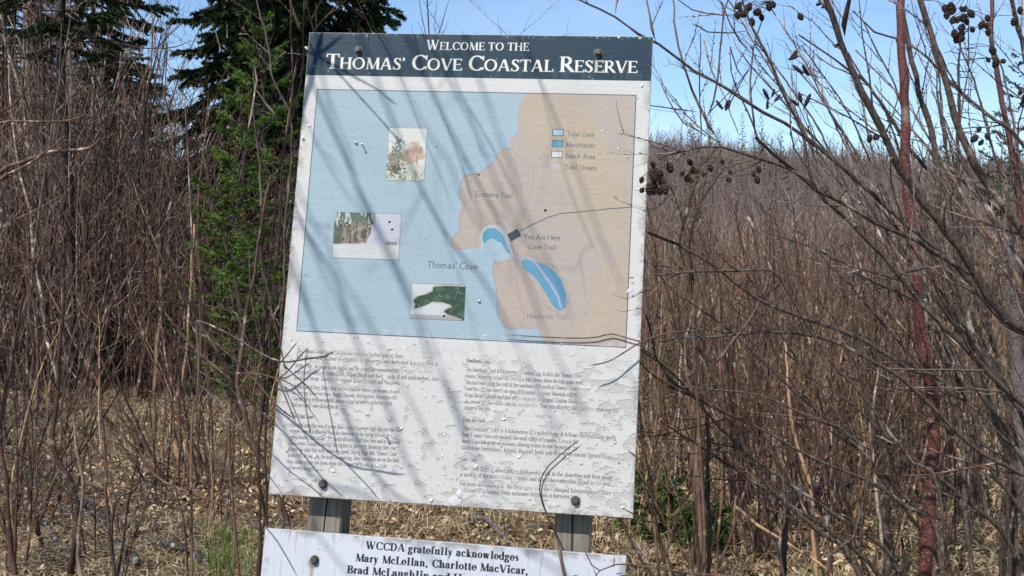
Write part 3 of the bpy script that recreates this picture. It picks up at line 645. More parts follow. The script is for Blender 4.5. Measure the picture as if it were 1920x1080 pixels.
def print_mat(name, col, hgt=None, rough=.5):
    t = NT(name); i = t.n('TexImage', image=image(name, col), interpolation='Cubic'); u = t.n('UVMap'); t.l(u.outputs[0], i.inputs[0])
    if hgt is not None:
        j = t.n('TexImage', image=image(name+'_relief', hgt, True), interpolation='Cubic'); t.l(u.outputs[0], j.inputs[0]); t.bump(j.outputs[0], .003, .6)
    else: t.bump(t.noise(t.coord(), 120, 3), .0004)
    return t.done(t.mix(1., i.outputs[0], (.775, .765, .75), 'MULTIPLY'), rough, .22)
PM = print_mat('welcome_board_print', wp, wh); LM = print_mat('thanks_board_print', tp)
t_ = NT('painted_plywood_edge'); MEDGE = t_.done(t_.ramp(t_.noise(t_.coord(), 50, 4), [(.35, (.25, .24, .22)), (.6, (.45, .46, .46))]), .7)
BW, BH = .914, 1.219
def with_uv(o, fn):
    uv = o.data.uv_layers.new(name='UVMap'); co = [v.co for v in o.data.vertices]
    for l in o.data.loops: uv.data[l.index].uv = fn(co[l.vertex_index])
uvw = lambda c: ((c.x+BW/2)/BW, (c.y-HB+BH/2)/BH)
def panel(name, x0, x1, y0, y1, depth, mats, parent, uvf, z=0.):
    """Board with softly broken edges: front face, a 1.5 mm bevel, sides and back."""
    b = .0015; V = []; 
    for zz, i in ((z-depth, 0), (z-b, 0), (z, b)): V += [(x0+i, y0+i, zz), (x1-i, y0+i, zz), (x1-i, y1-i, zz), (x0+i, y1-i, zz)]
    Fc = [(3, 2, 1, 0), (8, 9, 10, 11)]+[(k*4+i, k*4+(i+1) % 4, k*4+4+(i+1) % 4, k*4+4+i) for k in (0, 1) for i in range(4)]
    o = mesh(name, V, Fc, mats, parent)
    if len(mats) > 1:
        for i, p in enumerate(o.data.polygons): p.material_index = 0 if i == 1 else 1
    with_uv(o, uvf); return o
wb = panel('welcome_board', -BW/2, BW/2, HB-BH/2, HB+BH/2, .014, [PM, MEDGE], sign, uvw)
def sheet(name, P, th, parent, label=None, mat=PM, uvf=uvw):
    """Thin printed film glued on the board: its own small thickness."""
    V = [(x, y, z) for z in (.0001, th) for x, y in P]; n = len(P)
    o = mesh(name, V, [tuple(range(n, 2*n))]+[(i, (i+1) % n, n+(i+1) % n, n+i) for i in range(n)], mat, parent)
    with_uv(o, uvf); return tag(o, label)
yb = onboard(571, 140)[1]; yb = HB+BH/2-(HB+BH/2-yb)
sheet('header_band', [(-BW/2+.0016, yb), (BW/2-.0016, yb), (BW/2-.0016, HB+BH/2-.0016), (-BW/2+.0016, HB+BH/2-.0016)], .0005, wb, 'dark blue band with the white heading')
ms = sheet('map_sheet', [onboard(*p)[:2] for p in ((556, 620), (1173, 651), (1192, 178), (595, 167))], .0005, wb, 'printed map with pale blue sea and tan land')
for P, l in ((((729, 239), (723, 338), (795, 340), (801, 240)), 'faded upright picture of a rock stack and bush'), (((628, 397), (623, 483), (747, 487), (753, 401)), 'faded picture of a cliff above a pale beach'), (((772, 531), (768, 597), (870, 601), (873, 534)), 'picture of a dark green headland')):
    sheet('photograph', [onboard(*p)[:2] for p in P], .0009, wb, l)
# lower board
tl = Vector(onboard(497, 990)); tr = Vector(onboard(1175, 1043)); dn = -Vector((-(tr-tl).y, (tr-tl).x, 0)).normalized()*.46
LW = (tr-tl).length
M2 = Matrix.Identity(4); ex = (tr-tl).normalized(); ey = -dn.normalized()
for i in range(3): M2[i][0], M2[i][1], M2[i][2], M2[i][3] = ex[i], ey[i], (0, 0, 1)[i], (tl+dn)[i]
lb = panel('thanks_board', 0, LW, 0, .46, .014, [LM, MEDGE], sign, lambda c: (c.x/LW, c.y/.46)); lb.matrix_local = M2
tag(lb, 'lower white board with bold black lettering')
# timber posts
def wood():
    t = NT('weathered_post_timber'); co = t.coord((1, .06, 1)); a = t.ramp(t.noise(co, 70, 6, .7), [(.3, (.070, .060, .048)), (.55, (.20, .178, .145)), (.75, (.31, .285, .24))])
    a = t.mix(t.ramp(t.noise(t.coord(), 6, 4), [(.5, (0, 0, 0)), (.7, (.6, .6, .6))]), a, (.12, .14, .085)); t.bump(t.noise(co, 90, 5), .003); return t.done(a, .85)
MW = wood(); t_ = NT('dark_check_crack'); MCR = t_.done((.02, .017, .013), .95)
for px in (599, 1071):
    x, y, _ = onboard(px, 960 if px < 900 else 1000); w = .0445; t = Tubes(); rr = random.Random(px)
    c = .005; zf = -.0525; zb = -.1415; prof = [(-w+c, zf), (w-c, zf), (w, zf-c), (w, zb+c), (w-c, zb), (-w+c, zb), (-w, zb+c), (-w, zf-c)]
    ys = [-.35, .3, .55, .8, 1.2, 1.6, HB+.5]; V = [(x+p[0]+rr.uniform(-.001, .001), yy, p[1]) for yy in ys for p in prof]; n = 8
    Fc = [(k*n+i, k*n+n+i, k*n+n+(i+1) % n, k*n+(i+1) % n) for k in range(len(ys)-1) for i in range(n)]+[tuple(range(n)), tuple(reversed(range(len(V)-n, len(V))))]
    po = mesh('post', V, [tuple(reversed(f)) for f in Fc], MW, sign)
    t.add([(x+rr.uniform(-.004, .004), yy, -.0523) for yy in (y-.25, y-.1, y+.03, y+.2, y+.4)], [.0006, .0016, .0022, .0014, .0005], 4); t.build('crack', MCR, po)
for yy, ww in ((HB+BH/2-.085, .42), (HB-BH/2+.085, .42)):
    V, Fc = box(-ww, ww, yy-.04, yy+.04, -.0522, -.0143); mesh('batten', V, Fc, MW, sign)
x0, y0, _ = onboard(840, 1070); V, Fc = box(x0-.40, x0+.40, y0-.12, y0-.03, -.0522, -.0143); mesh('batten', V, Fc, MW, sign)
# bolts, washers and small screws
t_ = NT('dark_bolt_steel'); t_.b.inputs['Metallic'].default_value = .6; MB_ = t_.done(t_.ramp(t_.noise(t_.coord(), 300, 4), [(.3, (.035, .035, .038)), (.7, (.14, .13, .12))]), .55)
t_ = NT('galvanised_screw'); t_.b.inputs['Metallic'].default_value = .8; MS_ = t_.done((.30, .30, .28), .4)
def head(rad, ht, k, rot=0., z0=.0):
    V = []; prof = [(rad, z0), (rad, z0+ht*.8), (rad*.86, z0+ht), (0, z0+ht*1.02)]
    for r, z in prof[:3]: V += [(r*math.cos(rot+i*2*math.pi/k), r*math.sin(rot+i*2*math.pi/k), z) for i in range(k)]
    V.append((0, 0, prof[3][1])); Fc = [(j*k+i, j*k+(i+1) % k, (j+1)*k+(i+1) % k, (j+1)*k+i) for j in (0, 1) for i in range(k)]+[(2*k+i, 2*k+(i+1) % k, 3*k) for i in range(k)]
    return V, Fc
for px, py, b in ((671, 93, wb), (1121, 98, wb), (605, 908, wb), (1079, 939, wb), (589, 1050, lb), (1079, 1088, lb)):
    x, y, _ = onboard(px, py, .006); V, Fc = head(.0085, .0105, 6, px*.1, .0014); o = mesh('bolt', V, Fc, MB_, b)
    V, Fc = head(.0115, .0012, 16, 0, .0002); wa = mesh('washer', V, Fc, MB_, o)
    m = Matrix.Translation((x, y, .0005)); o.matrix_local = m if b is wb else M2.inverted()@m
    if b is lb: wa.parent = o
for i, (px, py) in enumerate(((681, 274), (726, 820), (568, 260), (667, 268), (898, 565))):
    x, y, _ = onboard(px, py); t = Tubes(); L = (.017, .015, .004, .004, .003)[i]
    t.add([(x, y, 0), (x+.001, y+.0005, L)], .0014, 6, False); V, Fc = head(.0034, .0016, 10); t.poly([(x+a+.001, y+b_, L+c_) for a, b_, c_ in V], Fc); t.build('screw', MS_, wb)
# curls of peeling film
def flakes():
    t = Tubes(); r = random.Random(5); pts = []
    for _ in range(170):
        x = r.uniform(-.44, .44); v = .64+.35*r.random()**.8; pts.append((x, HB+BH/2-v*BH, r.uniform(.003, .011), .0))
    for px, py, L in ((1030, 945, .022), (1022, 937, .016), (1040, 947, .016), (852, 938, .035), (862, 925, .022), (590, 900, .014), (683, 912, .018), (605, 640, .01), (1180, 545, .016), (1184, 520, .012), (1186, 530, .01), (1203, 160, .01), (1140, 250, .008), (1160, 280, .009), (1175, 295, .008), (1130, 245, .006), (580, 235, .01), (575, 90, .012), (1200, 72, .008), (1160, 70, .008), (1120, 72, .007), (800, 640, .01), (730, 655, .012), (690, 640, .012), (740, 820, .012), (1195, 185, .008)):
        x, y, _ = onboard(px, py); pts.append((x, y, L, .3))
    for x, y, L, k in pts:
        a = r.uniform(0, 6.28) if r.random() < .4 else r.gauss(-.1, .5); w = L*r.uniform(.18, .45); h = L*r.uniform(.12, .35); ca, sa = math.cos(a), math.sin(a); V = []
        n = 5; cv = r.uniform(-.3, .3)
        for i in range(n):
            u = i/(n-1)-.5; ww = w*(1-abs(u)*1.5)
            for s, z in ((-1, .0009), (0, .0009+h*.9*(1-abs(u)*1.6)), (1, .0009+h*(1-abs(u)*1.2))):
                lx, ly = u*L, s*ww+cv*L*u*u*2; V.append((x+lx*ca-ly*sa, y+lx*sa+ly*ca, z))
        t.poly(V, [(i*3+j, i*3+3+j, i*3+4+j, i*3+1+j) for i in range(n-1) for j in (0, 1)])
    m = NT('peeling_white_film'); o = t.build('paint_flakes', m.done((.58, .59, .60), .5), wb, smooth=False); o['kind'] = 'stuff'
flakes()
# ================================================================ growth
def branch_path(r, p, d, L, seg, wob, up, zig=.0):
    P = [p.copy()]; d = d.normalized(); side = d.cross(Vector((0, 0, 1)))
    if side.length < .1: side = Vector((1, 0, 0))
    side.normalize(); side.rotate(Matrix.Rotation(r.uniform(0, 6.28), 3, d)); s = 1
    for i in range(seg):
        d = (d+Vector((r.gauss(0, wob), r.gauss(0, wob), r.gauss(0, wob)+up))+side*zig*s).normalized(); s = -s
        p = p+d*(L/seg); P.append(p.copy())
    return P, d
def sideways(r, d, ang):
    a = Vector((r.gauss(0, 1), r.gauss(0, 1), r.gauss(0, 1))); a = a-d*a.dot(d); a.normalize()
    return (d*math.cos(ang)+a*math.sin(ang)).normalized()
def twigs_on(T, r, P, rad, n, L0, L1, ang=(.5, .95), up=.05, lvl=1, k=3, buds=True, lo=.1, rmin=.0011, bias=None, seg=6):
    """Side twigs with buds and forks along a stem."""
    for i in range(n):
        u = lo+(1-lo)*r.random(); f = u*(len(P)-1); j = min(int(f), len(P)-2); p = P[j].lerp(P[j+1], f-j); d = (P[j+1]-P[j]).normalized()
        v = sideways(r, d, r.uniform(*ang))
        if bias: v = (v+bias*r.random()).normalized()
        L = r.uniform(L0, L1)*(1-.35*u); r0 = max(min(rad[j]*.6, .0009+L*.0055), rmin)
        Q, e = branch_path(r, p, v, L, seg, .09, up, .07); rr = [r0*(1-.75*q/seg) for q in range(seg+1)]
        T.add(Q, rr, k)
        if buds:
            for q in range(1, seg):
                b = sideways(r, (Q[q+1]-Q[q]).normalized(), .5); T.add([Q[q], Q[q]+b*.004, Q[q]+b*.010], [r0*.5, rr[q]*1.5+.0006, .0003], 3)
        if lvl > 0: twigs_on(T, r, Q, rr, r.randint(2, 4), L*.25, L*.6, ang, up, lvl-1, 3, buds and lvl > 1, .2, rmin, bias, 4)
def shrub_mesh(seed, h, stems, spread, thick=.010, dens=1., red=False):
    """Stems and twigs of one bare sapling clump, standing at the origin."""
    r = random.Random(seed); A = Tubes(); B = Tubes()
    for s in range(stems):
        a = r.uniform(0, 6.28); tilt = abs(r.gauss(0, spread)); d = Vector((math.cos(a)*tilt, math.sin(a)*tilt, 1)).normalized(); L = h*r.uniform(.6, 1.05)
        p = Vector((math.cos(a)*r.uniform(.01, .12), math.sin(a)*r.uniform(.01, .12), -.06)); n = 9
        P, _ = branch_path(r, p, d, L, n, .085, .02, .05); r0 = thick*r.uniform(.6, 1.2)*L/h; rr = [r0*(1-.85*i/n)+.0008 for i in range(n+1)]
        A.add(P, rr, 5)
        twigs_on(B, r, P, rr, int(r.uniform(10, 16)*dens), h*.08, h*.32, (.4, 1.15), .04, 1, 3, False, .15, .0016, None, 5)
    return A, B
# ---------------------------------------------------------------- thicket: single saplings
VAR = []
spec = [(0, 3.0, 5, .16, 'twig_brown'), (1, 3.0, 4, .10, 'twig_grey'), (2, 3.0, 6, .22, 'twig_red'), (3, 3.0, 3, .08, 'twig_brown'), (4, 3.0, 5, .18, 'twig_grey'), (5, 3.0, 3, .12, 'twig_tan'), (6, 3.0, 7, .26, 'twig_brown'), (7, 3.0, 2, .06, 'twig_tan'), (8, 3., 4, .14, 'twig_red'), (9, 3., 3, .2, 'twig_grey')]
for s, h, n, sp, m in spec:
    A, B = shrub_mesh(s+50, h, n, sp*1.35, .0155)
    a = A.build('bare_sapling', M[m], smooth=True); b = B.build('twigs', M[m], a); b['kind'] = 'stuff'; VAR.append((a, b, m))
    a.hide_render = False
LOOK = ['brown five-stemmed', 'slim grey', 'reddish bushy', 'brown three-stemmed', 'grey five-stemmed', 'tan three-stemmed', 'brown seven-stemmed', 'tan two-stemmed', 'reddish four-stemmed', 'grey three-stemmed']
used = set(); RT = random.Random(77)
def plant(v, x, y, sc, rz, lab, grp, tilt=0.):
    a, b, m = VAR[v]
    if v in used: c = a.copy(); d = b.copy(); link(c); link(d, c)
    else: c = a; used.add(v)
    c.location = (x, y, ground(x, y)); c.rotation_euler = (RT.gauss(0, .10), tilt+RT.gauss(0, .10), rz); c.scale = (sc*RT.uniform(.8, 1.1), sc*RT.uniform(.8, 1.1), sc)
    tag(c, lab.replace('bare', LOOK[v]+' bare', 1), 'sapling', grp); return c
def hidden(px, py=700): return 575 < px < 1165
cnt = 0
def sow(n, x0, x1, d0, d1, hfun, lab, grp, vs, skip=None, pw=1.):
    k = 0; tries = 0
    while k < n and tries < n*20:
        tries += 1; px = RT.uniform(x0, x1); d = d0+(d1-d0)*RT.random()**pw
        if hidden(px): continue
        if skip and skip(px, d): continue
        p = at(px, 500, d); h = hfun(px, d)
        where = ('at the picture edge' if px < 95 else 'around the bare spruce trunk' if px < 190 else 'under the gap of sky' if px < 370 else 'before the dark spruce') if px < 600 else \
            ('next to the sign edge' if px < 1300 else 'under the slanting alder branch' if px < 1500 else 'between slanting branch and red trunk' if px < 1680 else 'around the red trunk' if px < 1790 else 'toward the picture edge')
        plant(RT.choice(vs), p.x, p.y, h/3., RT.uniform(0, 6.28), lab+', '+where, grp); k += 1
clear = lambda px, d: (120 < px < 560 and 5.0 < d < 10.5 and RT.random() < .93) or (px <= 120 and d < 7)
sow(42, -40, 575, 9.5, 13, lambda px, d: RT.uniform(2.6, 3.9)*(1.25 if px < 250 else 1), 'bare sapling at the back edge of the clearing', 'saplings at the back of the clearing', [0, 1, 2, 3, 4, 6, 8], clear)
sow(76, -60, 575, 12, 20, lambda px, d: RT.uniform(3.6, 5.4)*(1.25 if px < 260 else .84), 'tall bare sapling in the thicket behind the clearing', 'saplings in the thicket behind the clearing', [0, 1, 2, 3, 4, 6, 8, 9])
sow(24, 0, 560, 4.8, 9.5, lambda px, d: RT.uniform(1.0, 2.0), 'waist-high bare sapling in the leafy clearing', 'slender saplings in the clearing', [3, 7], lambda px, d: px > 470 and d < 6)
sow(92, 1165, 1980, 5.4, 11, lambda px, d: RT.uniform(1.3, 2.2), 'head-high bare sapling in the alder thicket', 'nearer saplings on the alder side', [0, 2, 3, 5, 6, 7, 8])
sow(62, 1165, 2040, 11, 21, lambda px, d: RT.uniform(2.0, 3.0), 'bare sapling deep behind the alders', 'farther saplings behind the alders', [0, 2, 3, 5, 7, 8, 9, 1])
sow(16, -420, -60, 6, 13, lambda px, d: RT.uniform(2.4, 4.2), 'bare sapling just outside the view on the clearing side', 'saplings outside the view', [0, 1, 2, 4, 6, 8])
for px, d, h, v in ((648, 9, 1.2, 3), (735, 7, 1.2, 7), (860, 8, 1.2, 5), (960, 7.5, 1.2, 7), (800, 11, 1.3, 3), (700, 12, 1.3, 8), (900, 12, 1.5, 5), (1010, 10, 1.3, 8)):
    p = at(px, 960, d); plant(v, p.x, p.y, h/3., px*.1, 'low bare sapling seen in the gap between the two sign boards', 'saplings behind the gap of the sign')
for px, d, h, v in ((870, 10, 4.4, 7), (905, 11, 4.6, 3), (745, 14, 5.2, 8), (815, 15, 5.4, 9), (945, 10, 4.3, 7), (1240, 17, 3.9, 1), (1225, 18, 4.1, 4)):
    p = at(px, 960, d); plant(v, p.x, p.y, h/3., px*.1, 'tall bare sapling whose tips show above the blue heading of the sign' if px < 1000 else 'grey bare sapling rising just past the upper corner of the sign', 'sapling tips above the sign' if px < 1000 else 'saplings past the corner of the sign')
# ---------------------------------------------------------------- far thicket and wooded hill, past counting
def lowpoly(seed, h, stems, nt, thick, tw):
    r = random.Random(seed); T = Tubes()
    for s in range(stems):
        d = Vector((r.gauss(0, .2), r.gauss(0, .2), 1)).normalized(); P, _ = branch_path(r, Vector((r.gauss(0, .1), r.gauss(0, .1), -.1)), d, h*r.uniform(.65, 1.05), 4, .10, .02)
        T.add(P, [thick*(1-.2*i) for i in range(5)], 3)
        for i in range(nt):
            u = r.uniform(.15, 1); f = u*4; j = min(int(f), 3); p = P[j].lerp(P[j+1], f-j); v = sideways(r, (P[j+1]-P[j]).normalized(), r.uniform(.3, .8)); v.z += .15
            L = h*r.uniform(.08, .28)*(1.1-.5*u); e = p+v*L
            T.add([p, e], [tw, .001], 3)
            w = sideways(r, v.normalized(), .5); T.add([p.lerp(e, .5), p.lerp(e, .5)+w*L*.5], [tw*.7, .001], 3)
    return T.arrays()
def scatter(name, variants, places, mats):
    Vs, Ls, Ts, off = [], [], [], 0
    for (x, y, z, s, a, v) in places:
        V, L, T = variants[v]; c, sn = math.cos(a), math.sin(a)
        Vs.append(np.stack([(V[:, 0]*c-V[:, 1]*sn)*s+x, (V[:, 0]*sn+V[:, 1]*c)*s+y, V[:, 2]*s+z], -1)); Ls.append(L+off); Ts.append(T); off += len(V)
    o = mesh(name, np.vstack(Vs), (np.concatenate(Ls), np.concatenate(Ts)), mats, smooth=False); return tag(o, kind='stuff')
RF = random.Random(5)
lv = [lowpoly(i, 3., 3, 12, .014, .0055) for i in range(10)]
for nm, m, n in (('distant_thicket', 'twig_grey', 860), ('distant_brown_thicket', 'twig_brown', 560), ('distant_tan_thicket', 'twig_tan', 420)):
    pl = []
    while len(pl) < n:
        px = RF.uniform(-600, 2400); d = RF.uniform(14, 62)
        if not -60 < px < 1980 and RF.random() < .45: continue
        if RF.random() > .35+d/62: continue
        if 600 < px < 1150 and RF.random() < .7: continue
        p = at(px, 500, d)
        if math.sin(p.x*.9+2)*math.sin(p.y*.55+p.x*.3)+.5*math.sin(p.x*2.3+p.y) < RF.uniform(-1.1, .1): continue
        h = (RF.uniform(3.4, 5.2)*(1.25 if px < 260 else .92) if px < 600 else RF.uniform(2.0, 3.2))*(1+max(0, d-30)*.006)
        if nm == 'distant_tan_thicket': h *= .8
        pl.append((p.x, p.y, ground(p.x, p.y), h/3, RF.uniform(0, 6.3), RF.randrange(10)))
    scatter(nm, lv, pl, M[m])
hv = [lowpoly(40+i, 7., 2, 19, .06, .030) for i in range(8)]
M['hill_twig'] = bark('hillside_tree_bark', (.055, .042, .038), (.165, .130, .118), None, island=.6)  # mauve grey tint puts a little distance haze into the bark colour
pl = []
for i in range(1000):
    d = 62+190*RF.random()**.8; px = RF.uniform(-650, 2450); p = at(px, 500, d); pl.append((p.x, p.y, ground(p.x, p.y)-.3, RF.uniform(.7, 1.0), RF.uniform(0, 6.3), RF.randrange(8)))
scatter('hillside_woods', hv, pl, M['hill_twig'])
pl = []
for i in range(210):
    d = RF.uniform(21, 56); px = RF.uniform(-450, 300); 
    if px > 210 and RF.random() < .6: continue
    p = at(px, 500, d); pl.append((p.x, p.y, ground(p.x, p.y)-.3, (d*(.205-.05*max(0, px-150)/150)+1.6)/7.*RF.uniform(.72, 1.08), RF.uniform(0, 6.3), RF.randrange(8)))
hv2 = [lowpoly(70+i, 7., 2, 34, .035, .012) for i in range(8)]
scatter('distant_tall_woods', hv2, pl, M['twig_brown'])
def brush(seed):
    r = random.Random(seed); T = Tubes()
    for i in range(11):
        p = Vector((r.gauss(0, 1.6), r.gauss(0, 1.), -.2)); T.add([p, p+Vector((r.gauss(0, .7), r.gauss(0, .7), r.uniform(1.5, 4.2)))], [.09, .01], 3)
    return T.arrays()
pl = []
for i in range(4200):
    d = 55+195*RF.random()**.8; px = RF.uniform(-700, 2500); p = at(px, 500, d); pl.append((p.x, p.y, ground(p.x, p.y), RF.uniform(.7, 1.2), RF.uniform(0, 6.3), RF.randrange(6)))
scatter('hillside_brush', [brush(i) for i in range(6)], pl, M['hill_twig'])
# ================================================================ conifers
def conifer(seed, h, rad, z0, nb, per, needles, nlen, trunk, droop=-.25, tw=.35, prof=.75):
    """Returns trunk, limbs and needle meshes around the origin: branches with side sprays of short needles."""
    r = random.Random(seed); A = Tubes(); B = Tubes(); nv = []
    A.add([(r.gauss(0, .01)*i, r.gauss(0, .01)*i, -.1+(h+.1)*i/9) for i in range(10)], [trunk*(1-.95*i/9) for i in range(10)], 10)
    rs = np.random.RandomState(seed)
    for b in range(nb):
        u = (b+r.random())/nb; z = z0+(h-z0)*u; L = rad*(1-u)**prof*min(1, .55+u*3)*r.uniform(.65, 1.1)+.08; a = b*2.4+r.uniform(-.4, .4)
        P, d = [], Vector((math.cos(a), math.sin(a), droop*.6+.5*u)).normalized(); p = Vector((0, 0, z)); n = 7
        for i in range(n+1):
            P.append(p.copy()); d = (d+Vector((r.gauss(0, .05), r.gauss(0, .05), droop*.35 if i < 3 else .13))).normalized(); p = p+d*(L/n)
        B.add(P, [max(trunk*.22*(1-i/(n+.5)), .002) for i in range(n+1)], 4)
        for s in range(int(per*(.4+L/rad))):
            f = (.12+.88*r.random()**.8)*n; j = min(int(f), n-1); q = P[j].lerp(P[j+1], f-j); dd = (P[j+1]-P[j]).normalized()
            v = (dd*.75+Vector((-math.sin(a), math.cos(a), 0))*r.choice((-1, 1))*r.uniform(.3, .9)+Vector((0, 0, r.uniform(-.45, .15)))).normalized()
            l = L*tw*(1.15-f/n*.8)*r.uniform(.4, 1.1)+.05; Q, _ = branch_path(r, q, v, l, 3, .08, -.03); B.add(Q, [.0025, .002, .0015, .001], 3)
            nv.append((Q, l))
        nv.append((P[3:], L*.6))
    # needles, vectorised
    C, D = [], []
    for Q, l in nv:
        k = max(6, int(needles*l)); Q = np.array([tuple(q) for q in Q]); f = rs.rand(k)*(len(Q)-1); j = np.minimum(f.astype(int), len(Q)-2); w = (f-j)[:, None]
        C.append(Q[j]*(1-w)+Q[j+1]*w); t = Q[j+1]-Q[j]; D.append(t/(np.linalg.norm(t, axis=1)[:, None]+1e-9))
    C = np.vstack(C); D = np.vstack(D); n = len(C); rnd = rs.randn(n, 3); rnd[:, 2] += .35; rnd -= D*(rnd*D).sum(1)[:, None]; rnd /= np.linalg.norm(rnd, axis=1)[:, None]+1e-9
    dirn = D*.65+rnd*.8; dirn /= np.linalg.norm(dirn, axis=1)[:, None]; wd = np.cross(dirn, rs.randn(n, 3)); wd /= np.linalg.norm(wd, axis=1)[:, None]+1e-9
    ln = nlen*(.7+.6*rs.rand(n))[:, None]; hw = wd*nlen*.20
    V = np.stack([C-hw, C+hw, C+dirn*ln], 1).reshape(-1, 3).astype(np.float32)
    return A, B, (V, (np.arange(3*n, dtype=np.int32), np.full(n, 3, np.int32)))
def conifer_tree(name, x, y, lab, cat, nm, rz=0., grp=None, **kw):
    e = empty(name, (x, y, ground(x, y)), lab, cat, grp); e.rotation_euler.z = rz; A, B, N = conifer(**kw)
    A.build('trunk', M['conifer_bark'], e); b = B.build('limbs', M['conifer_bark'], e); b['kind'] = 'stuff'; q = mesh('crown', N[0], N[1], M[nm], e); q['kind'] = 'stuff'; return e
p = at(548, 500, 13)
conifer_tree('spruce_tree', p.x, p.y, 'tall dark spruce with hanging sprays standing behind the upper corner of the sign', 'tree', 'needle_dark', seed=3, h=8.2, rad=1.62, z0=2.35, nb=120, per=26, needles=450, nlen=.050, trunk=.13, droop=-.55, prof=.5)
def copy_tree(src, px, d, sc, rz, lab, grp=None):
    q = at(px, 500, d); e = src.copy(); link(e); e.location = (q.x, q.y, ground(q.x, q.y)); e.rotation_euler.z = rz; e.scale = sc; tag(e, lab, 'tree', grp)
    for ch in src.children:
        c = ch.copy(); link(c, e)
spruce = [o for o in bpy.data.objects if o.name == 'spruce_tree'][0]
copy_tree(spruce, 478, 15.5, (1, 1, 1.05), 2.1, 'second dark spruce close behind the tall one, filling its gaps on the clearing side')
copy_tree(spruce, 612, 16.5, (1, 1, 1.08), 4.0, 'third dark spruce mostly hidden behind the blue heading of the sign')
copy_tree(spruce, 178, 19, (1.0, 1.0, 1.0), 1.0, 'dark spruce farther back beside the bare spruce trunk')
copy_tree(spruce, 30, 23, (1.1, 1.1, 1.05), 3.0, 'hazy spruce far back at the picture edge behind the saplings')
copy_tree(spruce, 250, 26, (.9, .9, .82), 5.0, 'smaller spruce far back where the sky gap begins')
p = at(127, 500, 11.8)
def left_spruce():
    e = conifer_tree('spruce_tree', p.x, p.y, 'spruce with a long bare dark trunk and dead snags in the thicket', 'tree', 'needle_dark', seed=8, h=7.8, rad=1.25, z0=3.85, nb=50, per=20, needles=420, nlen=.038, trunk=.084, droop=-.25)
    T = Tubes(); r = random.Random(2)
    for tr in (((126, 20), (60, 18), (0, 7), (-60, 0)), ((126, 55), (90, 30), (48, 15), (10, 5)), ((128, 62), (148, 67), (222, 81), (267, 90), (304, 91), (333, 98), (385, 102)), ((304, 91), (333, 87), (359, 74)), ((128, 66), (141, 72), (204, 100), (259, 126), (318, 131)),
               ((122, 180), (80, 176), (30, 190)), ((130, 140), (170, 138), (210, 145)), ((122, 120), (90, 140), (60, 150)), ((128, 205), (90, 205), (50, 200)), ((130, 230), (170, 235)), ((124, 95), (95, 90), (60, 110))):
        P = spline([at(x, y, 11.7-.15*i) for i, (x, y) in enumerate(tr)], .06); L = (P[-1]-P[0]).length; n = len(P)
        T.add(P, [(.012 if L > .6 else .008)*(1-.8*i/n) for i in range(n)], 5); twigs_on(T, r, P, [.008]*n, int(L*7), .1, .4, (.5, 1.1), 0, 1, 3, False)
    b = T.build('dead_limbs', M['conifer_bark'], e, origin=e.location); b['kind'] = 'stuff'
left_spruce()
for i, (px, d, h, rad, z0, lab, nm) in enumerate((
        (445, 9.6, 3.1, .58, .25, 'young fir with fresh green needles in front of the dark spruce', 'needle_young'),
        (492, 10.6, 3.9, .75, .9, 'slim young fir close beside the sign edge, before the dark spruce trunk', 'needle_young'),
        (392, 11.5, 2.2, .55, .1, 'small dense fir at the foot of the thicket left of the young fir', 'needle_young'),
        (262, 13.2, 1.45, .6, .1, 'broad low green fir behind the leafy clearing', 'needle_olive'),
        (80, 13.5, 1.3, .5, .1, 'low green fir half hidden behind saplings under the bare spruce trunk', 'needle_olive'),
        (150, 20, 5.6, 1.0, 1.5, 'olive conifer deep in the thicket behind the bare spruce trunk', 'needle_olive'),
        (295, 22, 4.9, 1.0, 1.2, 'thin olive conifer at the gap of sky between the two spruces', 'needle_olive'),
        (1905, 17, 4.6, .9, .8, 'dark conifer behind the alders at the picture edge', 'needle_dark'),
        (1300, 24, 3.2, .55, .6, 'small fir with yellowish green top just beyond the cone-laden alder twigs', 'needle_young'),
        (1770, 26, 4.0, .75, .5, 'pale green conifer showing between the alder stems', 'needle_olive'))):
    p = at(px, 500, d); conifer_tree('fir_tree', p.x, p.y, lab, 'tree', nm, rz=i, seed=20+i, h=h, rad=rad, z0=z0, nb=int(26+h*5), per=16 if d < 15 else 9, needles=420 if d < 15 else 170, nlen=.026 if d < 12 else .04, trunk=.02+h*.006, droop=-.05)
for i, (px, py, h, rad, lab) in enumerate(((1232, 800, .7, .24, 'small bright fir behind stems beside the sign'), (1225, 1025, .36, .22, 'bright green fir seedling right beside the lower board'), (1310, 1045, .24, .17, 'low spreading fir seedling under the alder stems'), (1660, 850, .6, .3, 'faint small fir in the grass behind the red trunk'))):
    p = gnd(px, py); conifer_tree('fir_seedling', p.x, p.y, lab, 'seedling', 'needle_young', rz=i, seed=50+i, h=h, rad=rad, z0=.05, nb=26, per=8, needles=560, nlen=.02, trunk=.008, droop=.05)
RS = random.Random(3); A_, B_, N_ = conifer(seed=90, h=9, rad=1.5, z0=.8, nb=44, per=7, needles=46, nlen=.11, trunk=.10, droop=-.05)
first = None
